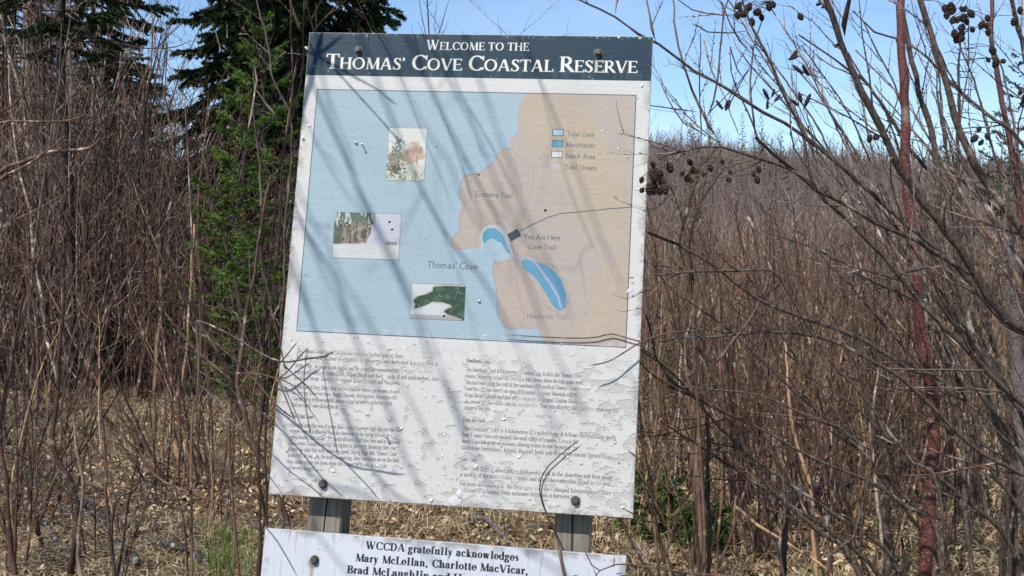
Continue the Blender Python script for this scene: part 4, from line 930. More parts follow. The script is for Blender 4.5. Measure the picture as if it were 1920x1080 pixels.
for px, d, s in ((1345, 120, .9), (1462, 95, .95), (1425, 150, 1.), (1390, 180, .95), (1298, 170, 1.), (1330, 200, 1.1), (1560, 210, .8), (1655, 140, .8), (1245, 130, .8), (1850, 110, 1.), (1890, 90, 1.1), (1740, 130, .9), (1610, 170, .8), (1875, 60, .9), (1380, 80, .6), (1180, 150, 1.)):
    p = at(px, 500, d); lab = 'small dark spruce spire on the wooded hill beyond the thicket'
    if first is None:
        first = empty('distant_spruce', (0, 0, 0)); kids = [A_.build('trunk', M['conifer_bark'], first), mesh('crown', N_[0], N_[1], M['needle_dark'], first)]; kids[1]['kind'] = 'stuff'; e = first
    else:
        e = first.copy(); link(e)
        for k in kids: c = k.copy(); link(c, e)
    e.location = (p.x, p.y, ground(p.x, p.y)-.2); e.rotation_euler.z = RS.uniform(0, 6); e.scale = (s*.9, s*.9, s); tag(e, lab, 'tree', 'spruce spires on the hill')
# ================================================================ alders and other near stems, traced
conemesh = None
def cone_mesh():
    """Woody alder cone: an egg of rows of lifted scales."""
    T = Tubes(); V = []; Fc = []; n, k = 9, 8
    for i in range(n+1):
        t = i/n; z = -t*.019; rr = .0067*math.sin(math.pi*min(max(t*.94+.04, 0), 1))**.7*(1.14 if i % 2 else .86)
        for j in range(k): a = (j+.5*(i//2 % 2))*2*math.pi/k; V.append((rr*math.cos(a), rr*math.sin(a), z))
    for i in range(n):
        for j in range(k): Fc.append((i*k+j, i*k+(j+1) % k, (i+1)*k+(j+1) % k, (i+1)*k+j))
    Fc += [tuple(range(k)), tuple(reversed(range(n*k, n*k+k)))]
    return V, Fc
def catkin_mesh():
    V = []; Fc = []; n, k = 8, 7
    for i in range(n+1):
        t = i/n; rr = .0037*math.sin(math.pi*(t*.92+.05))**.5*(1.1 if i % 2 else .9)
        for j in range(k): a = (j+.5*(i % 2))*2*math.pi/k; V.append((rr*math.cos(a), rr*math.sin(a), t*.024))
    for i in range(n):
        for j in range(k): Fc.append((i*k+j, i*k+(j+1) % k, (i+1)*k+(j+1) % k, (i+1)*k+j))
    return V, Fc+[tuple(reversed(range(k))), tuple(range(n*k, n*k+k))]
def traced(name, label, cat, mat, base_xy, stems, seed=1, twn=9., twl=(.12, .5), tmat=None, ang=(.45, .9), bias=None, cones=(), group=None, rscale=1., root=True):
    """A shrub whose stems follow the photograph: each stem is (depth at first point, depth at last, width px first, last, points[, leave root out])."""
    bx, by = base_xy; b0 = Vector((bx, by, ground(bx, by))); e = empty(name, b0, label, cat, group); T = Tubes(); r = random.Random(seed); tips = []
    for st in stems:
        d0, d1, w0, w1, pts = st[:5]; n = len(pts)-1; ctrl = [at(x, y, d0+(d1-d0)*i/n) for i, (x, y) in enumerate(pts)]; rads = [(w0+(w1-w0)*i/n)*.5/F*(d0+(d1-d0)*i/n)*rscale for i in range(n+1)]
        if len(st) < 6 and root:                  # the last point runs on down to the root
            l = ctrl[-1]; g = b0+Vector((r.uniform(-.09, .09), r.uniform(-.09, .09), -.05)); ctrl += [l.lerp(g, .55)+Vector(((l.x-g.x)*.12, 0, .02)), g]; rads += [rads[-1]*1.12, rads[-1]*1.3]
        P = spline(ctrl, .035); m = len(P); cum = [0.]
        for a_, b_ in zip(ctrl[:-1], ctrl[1:]): cum.append(cum[-1]+(b_-a_).length)
        acc = 0.; rr = []
        for i, q in enumerate(P):
            if i: acc += (q-P[i-1]).length
            rr.append(float(np.interp(acc, cum, rads))*(1+.10*math.sin(i*1.7+seed)*math.sin(i*.45)+(r.gauss(0, .03)+(.26 if r.random() < .08 else 0))*(1 if mat != 'cherry' else .25)))
        P = [q+Vector((r.gauss(0, .0016)+.004*math.sin(i*.55+seed), r.gauss(0, .0016), 0)) for i, q in enumerate(P)]
        S = Tubes(); S.add(P, rr, 8 if max(rads) > .006 else 6); S.build('stem', M[mat], e, origin=b0)
        L = cum[len(pts)-1]; vis = P[:max(3, int(m*L/cum[-1]))]
        twigs_on(T, r, vis[::-1], rr[:len(vis)][::-1], max(1, int(L*twn)), twl[0], twl[1], ang, .03, 1, 4, True, .05, .0009, bias, 7)
    if T.n: o = T.build('twigs', M[tmat or mat], e, origin=b0); o['kind'] = 'stuff'
    global conemesh
    for c in cones:
        kind, x, y, d = c[:4]; p = at(x, y, d); nm = 'cone' if kind == 'c' else 'catkin'
        if conemesh is None:
            conemesh = {}
            for k_, (V, Fc) in (('cone', cone_mesh()), ('catkin', catkin_mesh())):
                me = bpy.data.meshes.new(k_); me.from_pydata(V, [], Fc); me.materials.append(M['cone']); me.update(); conemesh[k_] = me
        o = bpy.data.objects.new(nm, conemesh[nm]); link(o, e); o.location = p-b0; s = r.uniform(.9, 1.55)*(c[4] if len(c) > 4 else 1.); o.scale = (s, s, s)
        if kind == 'c': o.rotation_euler = (r.gauss(0, .35), r.gauss(0, .35), r.uniform(0, 6))
        else: o.rotation_euler = (r.gauss(0, .2), c[5] if len(c) > 5 else r.gauss(0, .5), r.uniform(0, 1))
    if cones:                                     # the stalks that carry them, run from each cone to the nearest twig or stem
        K = Tubes(); pool = []
        for ch in e.children:
            if ch.name.startswith(('stem', 'twigs')) :
                co = np.empty(len(ch.data.vertices)*3, np.float32); ch.data.vertices.foreach_get('co', co); pool.append(co.reshape(-1, 3))
        pool = np.vstack(pool)
        for ch in e.children:
            if ch.name.startswith(('cone', 'catkin')):
                q = np.array(ch.location); dd = np.linalg.norm(pool-q, axis=1)+np.where(pool[:, 2] < q[2], .03, 0); t_ = Vector(pool[int(dd.argmin())]); q = Vector(q)
                if (t_-q).length > .16: t_ = q+Vector((.05, 0, .10))
                K.add([t_, t_.lerp(q, .5)+Vector((0, 0, .004)), q], [.0011, .0009, .0008], 4, False)
        o = K.build('cone_stalks', M['alder'], e); o['kind'] = 'stuff'
    return e
UL = Vector((-.45, .0, .35))
traced('alder_tree', 'thick red-brown trunk with pale lenticels, upright among the leaning alders', 'tree', 'cherry', (at(1732, 500, 3.3).x, 3.3),
    [(3.3, 3.3, 15, 28, [(1688, -60), (1690, 60), (1694, 150), (1697, 250), (1703, 340), (1706, 400), (1714, 480), (1721, 560), (1733, 650), (1745, 745), (1750, 830), (1748, 900), (1741, 973), (1733, 1080)])], seed=2, twn=5, tmat='twig_red', twl=(.1, .3))
rb = at(2010, 500, 3.0)
traced('alder_shrub', 'dark leaning alder with clusters of small cones hanging over the sky', 'shrub', 'alder', (rb.x, 3.0),
    [(2.7, 2.9, 10, 19, [(1540, -50), (1553, 0), (1564, 36), (1580, 80), (1603, 144), (1625, 194), (1644, 228), (1667, 272), (1694, 321), (1727, 370), (1759, 415), (1792, 460), (1824, 506), (1856, 555), (1889, 597), (1950, 690)]),
     (2.9, 3.0, 10, 18, [(1715, -50), (1728, 3), (1739, 33), (1750, 83), (1764, 125), (1775, 172), (1786, 217), (1800, 250), (1817, 289), (1843, 331), (1873, 370), (1898, 405), (1925, 440), (1980, 540)]),
     (2.8, 2.9, 6, 12, [(1608, -30), (1590, 20), (1582, 70)], 1),
     (2.7, 3.0, 3, 12, [(1389, -20), (1408, 42), (1431, 92), (1450, 133), (1469, 180), (1489, 220), (1503, 247), (1529, 350), (1571, 396), (1600, 425), (1630, 457), (1662, 490), (1694, 529), (1720, 558), (1759, 597), (1808, 650), (1855, 705), (1920, 760), (2000, 850)]),
     (2.75, 3.0, 5, 10, [(1500, 330), (1529, 354), (1581, 380), (1639, 418), (1694, 441), (1727, 457), (1766, 480), (1830, 520)], 1),
     (2.5, 2.9, 3, 6, [(1241, 299), (1255, 291), (1273, 286), (1316, 276), (1354, 276), (1413, 295), (1452, 308), (1494, 325), (1530, 350), (1559, 386), (1585, 410)], 1),
     (2.6, 2.75, 6, 8, [(1419, 258), (1465, 300), (1494, 322)], 1),
     (3.0, 3.1, 6, 12, [(1895, -40), (1905, 30), (1911, 55), (1925, 130), (1945, 240), (1990, 420)])],
    seed=4, twn=13, twl=(.12, .55), tmat='twig_grey', bias=UL,
    cones=[('c', x, y, 2.55, 1.) for x, y in ((1205, 331), (1206, 352), (1220, 303), (1226, 313), (1231, 322), (1228, 340), (1236, 334), (1241, 345), (1224, 353), (1233, 352), (1238, 318), (1221, 326), (1216, 345), (1252, 305))]
     +[('c', x, y, 2.62, .78) for x, y in ((1289, 298), (1300, 312), (1292, 326), (1297, 334), (1310, 316), (1318, 322), (1330, 308), (1353, 299), (1367, 318), (1363, 332), (1413, 320), (1420, 312), (1417, 330), (1282, 322))]
     +[('c', x, y, 2.85) for x, y in ((1389, 12), (1391, 4), (1381, 22), (1407, 5), (1421, 15), (1403, 22), (1413, 22), (1427, 26), (1409, 33), (1442, 3), (1448, 2), (1497, 25))]
     +[('c', x, y, 2.9) for x, y in ((1771, 8), (1783, 4), (1790, 12), (1775, 20), (1800, 12), (1812, 10), (1815, 18), (1808, 26), (1789, 30), (1798, 30), (1812, 35), (1806, 45), (1803, 55), (1799, 63), (1806, 68), (1822, 50), (1788, 55), (1845, 38), (1851, 42), (1853, 53), (1849, 28), (1862, 88), (1858, 86), (1878, 112), (1850, 107), (1871, 110), (1906, 30), (1915, 168), (1918, 178), (1912, 12), (1838, 237), (1848, 250), (1844, 262), (1834, 254), (1632, 252), (1641, 252))]
     +[('k', x, y, 2.75, 1., a) for x, y, a in ((1441, 187, -.5), (1447, 182, .1), (1452, 190, .8), (1497, 198, -1.), (1503, 193, -.5), (1509, 200, -.1), (1478, 112, 1.2), (1484, 108, 1.0), (1355, 205, -.5), (1361, 208, .1), (1365, 204, .6), (1530, 10, 1.2), (1540, 15, 1.1), (1438, 205, .1), (1505, 138, -.9), (1516, 142, -.8), (1566, 88, 1.2))])
traced('alder_shrub', 'grey alder stem curving up right behind the red trunk', 'shrub', 'alder', (at(1930, 500, 3.6).x, 3.6),
    [(3.5, 3.6, 9, 16, [(1680, -50), (1689, 22), (1700, 72), (1708, 111), (1719, 144), (1730, 189), (1742, 228), (1750, 278), (1756, 330), (1757, 380), (1762, 444), (1779, 503), (1798, 542), (1811, 593), (1845, 733), (1873, 811), (1900, 876), (1925, 980)]),
     (3.6, 3.7, 3, 8, [(1600, 20), (1640, 60), (1690, 75), (1740, 110), (1790, 160), (1850, 215), (1900, 250), (1960, 330)], 1),
     (3.5, 3.6, 3, 8, [(1500, 65), (1560, 110), (1590, 130), (1630, 160), (1668, 215), (1700, 270), (1745, 330)], 1)],
    seed=6, twn=10, tmat='twig_grey', bias=UL)
traced('cherry_tree', 'slim reddish trunk near the picture edge behind the alders', 'tree', 'cherry', (at(1935, 500, 4.0).x, 4.0),
    [(4, 4, 8, 14, [(1858, -40), (1858, 42), (1861, 83), (1869, 119), (1875, 167), (1883, 217), (1892, 264), (1908, 321), (1911, 363), (1915, 405), (1922, 480), (1930, 700)])], seed=7, twn=6, tmat='twig_grey', bias=UL)
traced('dead_spruce', 'thin dead spruce pole with short level snags against the sky', 'tree', 'conifer_bark', (at(1797, 500, 6.).x, 6.),
    [(6, 6, 3, 9, [(1801, 60), (1799, 120), (1798, 167), (1797, 208), (1796, 260), (1796, 400), (1796, 700)])]+[(6, 6, 2.0, 1, [(1799-(i % 3), 90+i*11), (1799+s*18, 88+i*11+3*s), (1799+s*38, 92+i*11)], 1) for i, s in enumerate((1, -1, 1, -1, 1, 1, -1, 1, -1, 1, -1, 1, -1))],
    seed=8, twn=2, twl=(.04, .14))
traced('alder_shrub', 'long slanting alder branch crossing the sky from the sign corner down to the stems', 'shrub', 'twig_grey', (rb.x+.1, 3.2),
    [(2.9, 3.0, 3, 9, [(1070, -12), (1100, 5), (1155, 32), (1197, 64), (1233, 83), (1267, 108), (1300, 133), (1350, 158), (1392, 183), (1433, 211), (1470, 230), (1505, 255), (1560, 300), (1620, 350), (1700, 420), (1790, 500), (1880, 600), (1960, 700)]),
     (2.9, 2.9, 2.5, 4, [(1158, -25), (1157, 8), (1155, 28)], 1), (2.9, 2.9, 2.5, 5, [(1212, -12), (1222, 30), (1231, 80)], 1),
     (2.95, 3.0, 3, 6, [(1262, -10), (1268, 40), (1275, 85), (1285, 125), (1297, 170), (1310, 200), (1325, 235), (1345, 265)], 1),
     (2.95, 3.0, 2.5, 4, [(1369, -10), (1359, 25), (1356, 60), (1350, 110), (1345, 150), (1335, 190), (1322, 225)], 1),
     (2.95, 3.0, 2.5, 4, [(1430, 40), (1418, 80), (1412, 110), (1408, 150), (1408, 200), (1415, 260)], 1),
     (2.95, 3.0, 2, 3.5, [(1265, -5), (1300, 18), (1355, 28), (1395, 28)], 1), (2.95, 3.0, 2, 3.2, [(1306, 46), (1330, 60), (1370, 62), (1412, 57)], 1),
     (2.95, 3.0, 2, 3, [(1222, 198), (1260, 203), (1312, 210)], 1), (2.95, 3., 2, 3, [(1314, 62), (1315, 130), (1313, 200), (1315, 270)], 1), (2.95, 3., 2, 3.2, [(1240, 155), (1250, 180), (1265, 205), (1285, 230), (1335, 262)], 1),
     (2.95, 3., 2, 3, [(1370, 88), (1385, 130), (1407, 165)], 1), (2.95, 3., 2, 3.5, [(1355, 5), (1370, 45), (1410, 102)], 1), (3.05, 3.05, 3, 2, [(1320, 75), (1330, 110), (1352, 165), (1372, 215), (1385, 262)], 1)],
    seed=10, twn=7.5, twl=(.06, .26), bias=Vector((-.1, 0, .4)))
traced('alder_shrub', 'low alder with straight criss-crossing branches beside the sign edge', 'shrub', 'alder', (at(1840, 500, 2.8).x, 2.8),
    [(2.6, 2.8, 4, 6, [(1228, 516), (1306, 509), (1370, 508), (1448, 508), (1480, 545), (1510, 600), (1554, 673), (1614, 742), (1669, 811), (1716, 867), (1760, 930)]),
     (2.7, 2.7, 4, 6, [(1450, 510), (1435, 548), (1406, 597), (1370, 640), (1331, 690)], 1),
     (2.7, 2.9, 4, 9, [(1240, 640), (1271, 633), (1345, 631), (1410, 624), (1475, 623), (1554, 636), (1614, 663), (1669, 696), (1716, 733), (1762, 779), (1822, 835), (1919, 890), (1990, 930)]),
     (2.8, 2.9, 5, 8, [(1300, 640), (1331, 673), (1345, 742), (1382, 821), (1429, 895), (1475, 941), (1540, 1000), (1600, 1060)]),
     (2.8, 2.9, 4, 8, [(1290, 700), (1345, 765), (1438, 811), (1507, 849), (1560, 873), (1623, 899), (1700, 950), (1760, 1010)]),
     (2.5, 2.6, 4, 6, [(1602, 600), (1607, 640), (1611, 696), (1628, 765), (1632, 839), (1623, 932), (1604, 1006), (1549, 1085)]),
     (3.0, 3.1, 4, 9, [(1448, 506), (1430, 460), (1405, 410), (1396, 385)], 1),
     (2.9, 3.0, 5, 8, [(1218, 436), (1270, 458), (1340, 500), (1420, 560), (1520, 600), (1600, 630), (1700, 690), (1790, 760)]),
     (3., 3.1, 3, 6, [(1215, 590), (1240, 690), (1300, 745), (1400, 790)], 1),
     (2.7, 2.7, 3, 5, [(1280, 725), (1330, 730), (1420, 740), (1500, 775), (1570, 800), (1640, 850)], 1),
     (2.75, 2.75, 5, 6, [(1470, 890), (1473, 960), (1470, 1090)])],
    seed=11, twn=8, twl=(.1, .42), bias=Vector((-.25, 0, .2)), tmat='twig_red')
traced('bare_shrub', 'dark forked shrub stem with mossy bark just past the edge of the sign', 'shrub', 'twig_brown', (at(1330, 500, 3.6).x, 3.6),
    [(3.5, 3.6, 4, 8, [(1276, 440), (1277, 470), (1284, 500), (1293, 540), (1300, 590), (1305, 650), (1318, 720), (1328, 850), (1330, 1000)]),
     (3.5, 3.5, 3, 6, [(1335, 265), (1320, 310), (1300, 350), (1285, 400), (1278, 440)], 1), (3.5, 3.6, 3, 7, [(1240, 330), (1262, 360), (1274, 400), (1280, 430), (1290, 480), (1300, 560)], 1),
     (3.6, 3.6, 3, 5, [(1372, 300), (1345, 330), (1310, 385), (1295, 450), (1302, 540)], 1)], seed=12, twn=7, twl=(.1, .4))
traced('dead_sapling', 'broken black stake of a stem standing in the alder tangle', 'sapling', 'conifer_bark', (at(1472, 500, 3.8).x, 3.8), [(3.8, 3.8, 12, 12, [(1473, 890), (1474, 940), (1470, 1000), (1470, 1090)])], seed=13, twn=1)
traced('dead_sapling', 'grey stem forked low down, between the black stake and the red trunk', 'sapling', 'alder', (at(1655, 500, 3.6).x, 3.6), [(3.6, 3.6, 8, 15, [(1640, 770), (1655, 811), (1662, 850), (1665, 881), (1662, 930), (1660, 973), (1658, 1090)]), (3.6, 3.6, 5, 8, [(1720, 790), (1700, 810), (1680, 835), (1666, 865)], 1)], seed=14, twn=5)
for i, (lab, pts, d, w, m) in enumerate((
        ('orange-brown sapling rising through the alder tangle', [(1474, 640), (1479, 756), (1493, 821), (1521, 932), (1530, 1066)], 4.4, (4, 9), 'twig_tan'),
        ('whitish dead sapling standing behind the alder tangle', [(1560, 790), (1557, 830), (1560, 870), (1566, 920)], 6, (3, 5), 'birch'),
        ('chalky white snag in two pieces beside the sign edge', [(1296, 583), (1288, 625), (1277, 680)], 6, (2, 3.5), 'birch'),
        ('orange broken stick leaning over the ground beside the lower board', [(1378, 950), (1420, 985), (1480, 1020), (1560, 1085)], 4, (7, 5), 'twig_tan'),
        ('pale grey cane bending through the middle of the alders', [(1645, 690), (1640, 760), (1632, 800), (1637, 880), (1650, 960), (1655, 1040)], 5, (4, 7), 'twig_grey'),
        ('straight brown sapling just beyond the sign edge', [(1310, 660), (1312, 760), (1306, 850), (1312, 950), (1310, 1080)], 4.2, (4, 9), 'twig_brown'),
        ('ochre slanting sapling right of the red trunk', [(1770, 330), (1830, 410), (1880, 480), (1915, 540), (1960, 640)], 5, (5, 10), 'twig_tan'),
        ('grey mottled bare trunk behind the alders at the picture edge', [(1890, 380), (1900, 500), (1905, 640), (1915, 800), (1925, 1000)], 6, (14, 34), 'greylog'),
        ('straight grey sapling right behind the red trunk', [(1722, 300), (1724, 360), (1730, 430), (1733, 520), (1737, 640), (1745, 800)], 4.6, (5, 10), 'twig_grey'))):
    q = pts[-1]; p = at(q[0], q[1], d); traced('sapling', lab, 'sapling', m, (p.x, p.y+.02), [(d, d, w[0], w[1], pts)], seed=30+i, twn=4, twl=(.08, .4), tmat='twig_brown' if m in ('birch', 'greylog') else m)
# extra leaning alders further back, filling the upper right with fine stems
rr_ = random.Random(12)
for i, (lab, b, d) in enumerate((('slender alder leaning to the sign, behind the red trunk', 1900, 4.6), ('many-stemmed grey alder rooted past the picture edge', 2060, 4.0), ('fine-twigged alder far behind the leaning stems', 1830, 6.0))):
    st = []
    for k in range(7):
        x1 = b-rr_.uniform(120, 520); y1 = rr_.uniform(-60, 180); xm = b-rr_.uniform(20, 60)-(b-x1)*.35; ym = 480+rr_.uniform(-60, 80)
        st.append((d+rr_.uniform(-.2, .2), d+rr_.uniform(-.2, .2), 2.5, rr_.uniform(7, 11)*4/d, [(x1, y1), (x1+(xm-x1)*.38+rr_.uniform(-15, 15), y1+(ym-y1)*.33), (x1+(xm-x1)*.72, y1+(ym-y1)*.66), (xm, ym), (b-10, 760)]))
    traced('alder_shrub', lab, 'shrub', 'twig_grey' if i else 'alder', (at(b, 500, d).x, d), st, seed=60+i, twn=7, twl=(.1, .5), bias=UL)
for i, (lab, bx_, d, sts) in enumerate((
        ('alder with low dark branches fanning toward the sign under the long grey one', 1800, 3.4, [[(1290, 560), (1400, 650), (1520, 760), (1640, 870), (1720, 960), (1780, 1060)], [(1180, 640), (1260, 700), (1340, 790), (1440, 880), (1560, 960), (1680, 1060)], [(1380, 480), (1450, 600), (1530, 720), (1620, 850), (1700, 960), (1770, 1080)], [(1240, 790), (1330, 850), (1440, 920), (1560, 1000), (1650, 1080)]]),
        ('dark alder fan rooted near the lower picture corner', 1990, 3.1, [[(1560, 500), (1640, 590), (1730, 690), (1800, 780), (1860, 880), (1930, 1010)], [(1700, 520), (1760, 610), (1830, 720), (1890, 820), (1940, 940)], [(1500, 700), (1600, 760), (1700, 850), (1800, 930), (1900, 1030)], [(1640, 380), (1720, 480), (1800, 600), (1860, 700), (1930, 830)]]),
        ('thin tangle of red-brown shoots before the grey log', 1560, 4.4, [[(1400, 560), (1430, 680), (1470, 800), (1510, 920), (1540, 1050)], [(1600, 560), (1590, 680), (1575, 800), (1560, 930), (1560, 1050)], [(1500, 480), (1515, 620), (1530, 760), (1545, 900), (1555, 1040)], [(1350, 720), (1410, 800), (1470, 890), (1530, 1000)]]))):
    traced('alder_shrub', lab, 'shrub', ('alder', 'alder', 'twig_red')[i], (at(bx_, 500, d).x, d), [(d-.1, d, 2.5, (8, 9, 6)[i], s_) for s_ in sts], seed=200+i, twn=9, twl=(.1, .5), tmat=('twig_brown', 'alder', 'twig_red')[i], bias=Vector((-.25, 0, .25)))
rq = random.Random(33)
for i, (lab, px0, d, m) in enumerate((('crossing arched reddish shoots halfway between sign edge and red trunk', 1430, 5.6, 'twig_red'), ('arched brown shoots crossing low behind the red trunk', 1680, 5.2, 'twig_brown'), ('grey-brown crossing shoots rising close past the sign edge', 1270, 5.0, 'twig_brown'), ('tangled ruddy shoots beneath the slanting alder branch', 1560, 6.4, 'twig_red'), ('arching red-brown shoots in front of the young firs', 330, 7.2, 'twig_red'), ('tangled brown shoots left of the clearing', 60, 6.2, 'twig_brown'))):
    st = []
    for k in range(11):
        x0 = px0+rq.uniform(-70, 70); x1 = x0+rq.gauss(-40 if px0 > 1000 else 10, 150); y1 = rq.uniform(300, 560); yb_ = 640+1.6*F/d*.0+rq.uniform(-10, 10); base_y = 540+(1.6*F/d)*.97-70
        st.append((d+rq.uniform(-.3, .3), d, 2.2, rq.uniform(4, 6), [(x1, y1), (x1+(x0-x1)*.22+rq.uniform(-12, 12), y1+(base_y-y1)*.3), (x1+(x0-x1)*.55+rq.uniform(-12, 12), y1+(base_y-y1)*.62), (x0, base_y)]))
    traced('bare_shrub', lab, 'shrub', m, (at(px0, 500, d).x, d), st, seed=300+i, twn=8, twl=(.1, .4))
# left side stems
traced('bare_shrub', 'leggy brown shrub forking from one foot beside the sign edge', 'shrub', 'twig_brown', (at(545, 500, 4.2).x, 4.2),
    [(4.2, 4.2, 4, 12, [(505, 330), (495, 400), (481, 474), (472, 530), (463, 585), (458, 630), (452, 667), (443, 719), (456, 770), (471, 816), (496, 876), (517, 929), (538, 985)]),
     (4.2, 4.2, 3, 7, [(322, 485), (340, 525), (356, 570), (374, 605), (393, 637), (426, 696), (444, 724)], 1), (4.2, 4.2, 3, 6, [(307, 585), (340, 625), (370, 659), (426, 707), (446, 722)], 1)], seed=40, twn=8, twl=(.1, .45), tmat='twig_brown')
traced('bare_shrub', 'tall reddish shrub stems close against the edge of the sign', 'shrub', 'twig_brown', (at(520, 500, 3.5).x, 3.5),
    [(3.5, 3.5, 2.5, 5, [(546, -30), (547, 83), (547, 139), (546, 194), (538, 260), (530, 330), (522, 420), (516, 520), (508, 620), (500, 760), (498, 900), (500, 1000)]),
     (3.5, 3.5, 2.5, 5, [(571, -30), (572, 40), (571, 92), (562, 153), (554, 190), (546, 217), (536, 255), (529, 292), (518, 380), (505, 480), (497, 620), (492, 760), (488, 900)]),
     (3.5, 3.5, 3, 6, [(545, -5), (555, 30), (571, 69)], 1), (3.5, 3.5, 2.5, 5, [(601, 3), (588, 30), (575, 50)], 1), (3.5, 3.5, 2.5, 5, [(571, 0), (582, 30), (590, 56), (585, 100)], 1), (3.5, 3.5, 2, 4, [(637, 3), (615, 28), (596, 50), (578, 90)], 1)],
    seed=41, twn=4, twl=(.08, .3))
traced('bare_shrub', 'pale grey kinked stem in front of the dark spruce', 'shrub', 'twig_grey', (at(528, 500, 4.4).x, 4.4),
    [(4.4, 4.4, 3, 5, [(478, -30), (482, 0), (490, 30), (496, 56), (504, 97), (507, 139), (523, 172), (543, 206), (548, 260), (540, 360), (532, 500), (528, 700)]), (4.4, 4.4, 3, 5, [(539, 97), (521, 111), (512, 136)], 1),
     (4.4, 4.4, 3, 5, [(481, 170), (500, 195), (528, 228)], 1), (4.4, 4.4, 3.5, 4, [(477, 210), (480, 240), (485, 280), (486, 330), (490, 400)], 1), (4.4, 4.4, 3, 5, [(480, 125), (482, 150), (476, 190), (468, 230), (460, 260)], 1)], seed=42, twn=4, twl=(.08, .3))
traced('bare_shrub', 'dark upright sapling below the bare spruce trunk', 'sapling', 'twig_brown', (at(142, 500, 5.).x, 5.0),
    [(5, 5, 4, 13, [(126, 330), (124, 420), (118, 530), (115, 622), (107, 733), (100, 800), (102, 841), (114, 870), (127, 893), (142, 946), (142, 1010)])], seed=43, twn=9, twl=(.15, .6))
for i, (lab, pts, d, w, m) in enumerate((
        ('sunlit tan sapling curving up behind the leafy clearing', [(364, 420), (359, 511), (356, 563), (352, 630), (346, 690), (344, 705), (336, 735), (322, 770)], 8, (4, 8), 'twig_tan'),
        ('tan sapling with a kink at the back of the clearing', [(300, 500), (303, 560), (298, 620), (292, 690), (290, 740)], 8.6, (4, 7), 'twig_tan'),
        ('thin straight sapling rising through the middle of the clearing', [(186, 690), (192, 760), (196, 840), (200, 920), (206, 1000), (212, 1080)], 4.2, (3, 7), 'twig_brown'),
        ('thin dark sapling at the front of the clearing', [(247, 790), (258, 860), (262, 900), (240, 925), (215, 945)], 4.6, (3, 5), 'twig_brown'),
        ('wispy sapling in the straw before the clearing', [(330, 905), (338, 950), (346, 1010), (352, 1085)], 4.2, (3, 5), 'twig_red'),
        ('thin shadowed stem by the lower board', [(478, 760), (484, 850), (490, 950), (486, 1080)], 4.0, (3, 6), 'twig_brown'),
        ('grey sapling with a pale foot at the left of the clearing', [(60, 560), (72, 660), (68, 760), (66, 860), (70, 980)], 5.6, (4, 8), 'twig_grey'),
        ('leaning dark sapling at the picture edge', [(40, 560), (28, 650), (8, 740), (2, 830), (10, 900)], 5.0, (4, 9), 'twig_red'),
        ('pale stem leaning over the fallen lichened branches', [(138, 790), (146, 850), (155, 900), (150, 960), (148, 1040)], 4.8, (5, 8), 'twig_grey'),
        ('brown sapling in front of the thicket by the spruce trunk', [(40, 450), (52, 540), (62, 640), (60, 700), (45, 820)], 6.5, (4, 8), 'twig_red'))):
    q = pts[-1]; p = at(q[0], q[1], d); traced('sapling', lab, 'sapling', m, (p.x, p.y+.02), [(d, d, w[0], w[1], pts)], seed=70+i, twn=6, twl=(.08, .4))
traced('bare_shrub', 'long grey branches reaching in from the picture edge over the thicket', 'shrub', 'twig_brown', (at(-120, 500, 4.8).x, 4.8),
    [(4.6, 4.8, 3, 8, [(193, 196), (187, 215), (188, 235), (189, 256), (167, 278), (130, 282), (93, 285), (45, 303), (0, 322), (-60, 400)]), (4.6, 4.8, 3, 5, [(163, 213), (140, 222), (111, 228), (60, 228), (0, 230), (-50, 260)]),
     (4.6, 4.8, 3, 6, [(122, 255), (90, 280), (50, 310), (10, 330), (-40, 370)], 1), (4.6, 4.7, 2.5, 5, [(42, 178), (25, 195), (0, 210), (-30, 230)], 1)], seed=44, twn=5, twl=(.1, .4))
for i, (lab, pts, d0, d1, w, m, nl) in enumerate((
        ('arching red-brown bramble cane in front of the clearing', [(200, 823), (253, 848), (280, 878), (310, 904), (352, 922), (422, 950), (458, 972), (485, 992), (530, 1050)], 3.6, 3.6, (3, 6), 'twig_red', 0),
        ('long bent cane arching over the back of the clearing', [(278, 732), (310, 748), (352, 760), (390, 775), (422, 795), (450, 815), (471, 837), (500, 880)], 4.6, 4.4, (3, 6), 'twig_brown', 0))):
    p = at(*pts[-1], d1); traced('cane', lab, 'cane', m, (p.x, p.y+.05), [(d0, d1, w[0], w[1], pts)], seed=90+i, twn=5, twl=(.06, .25))
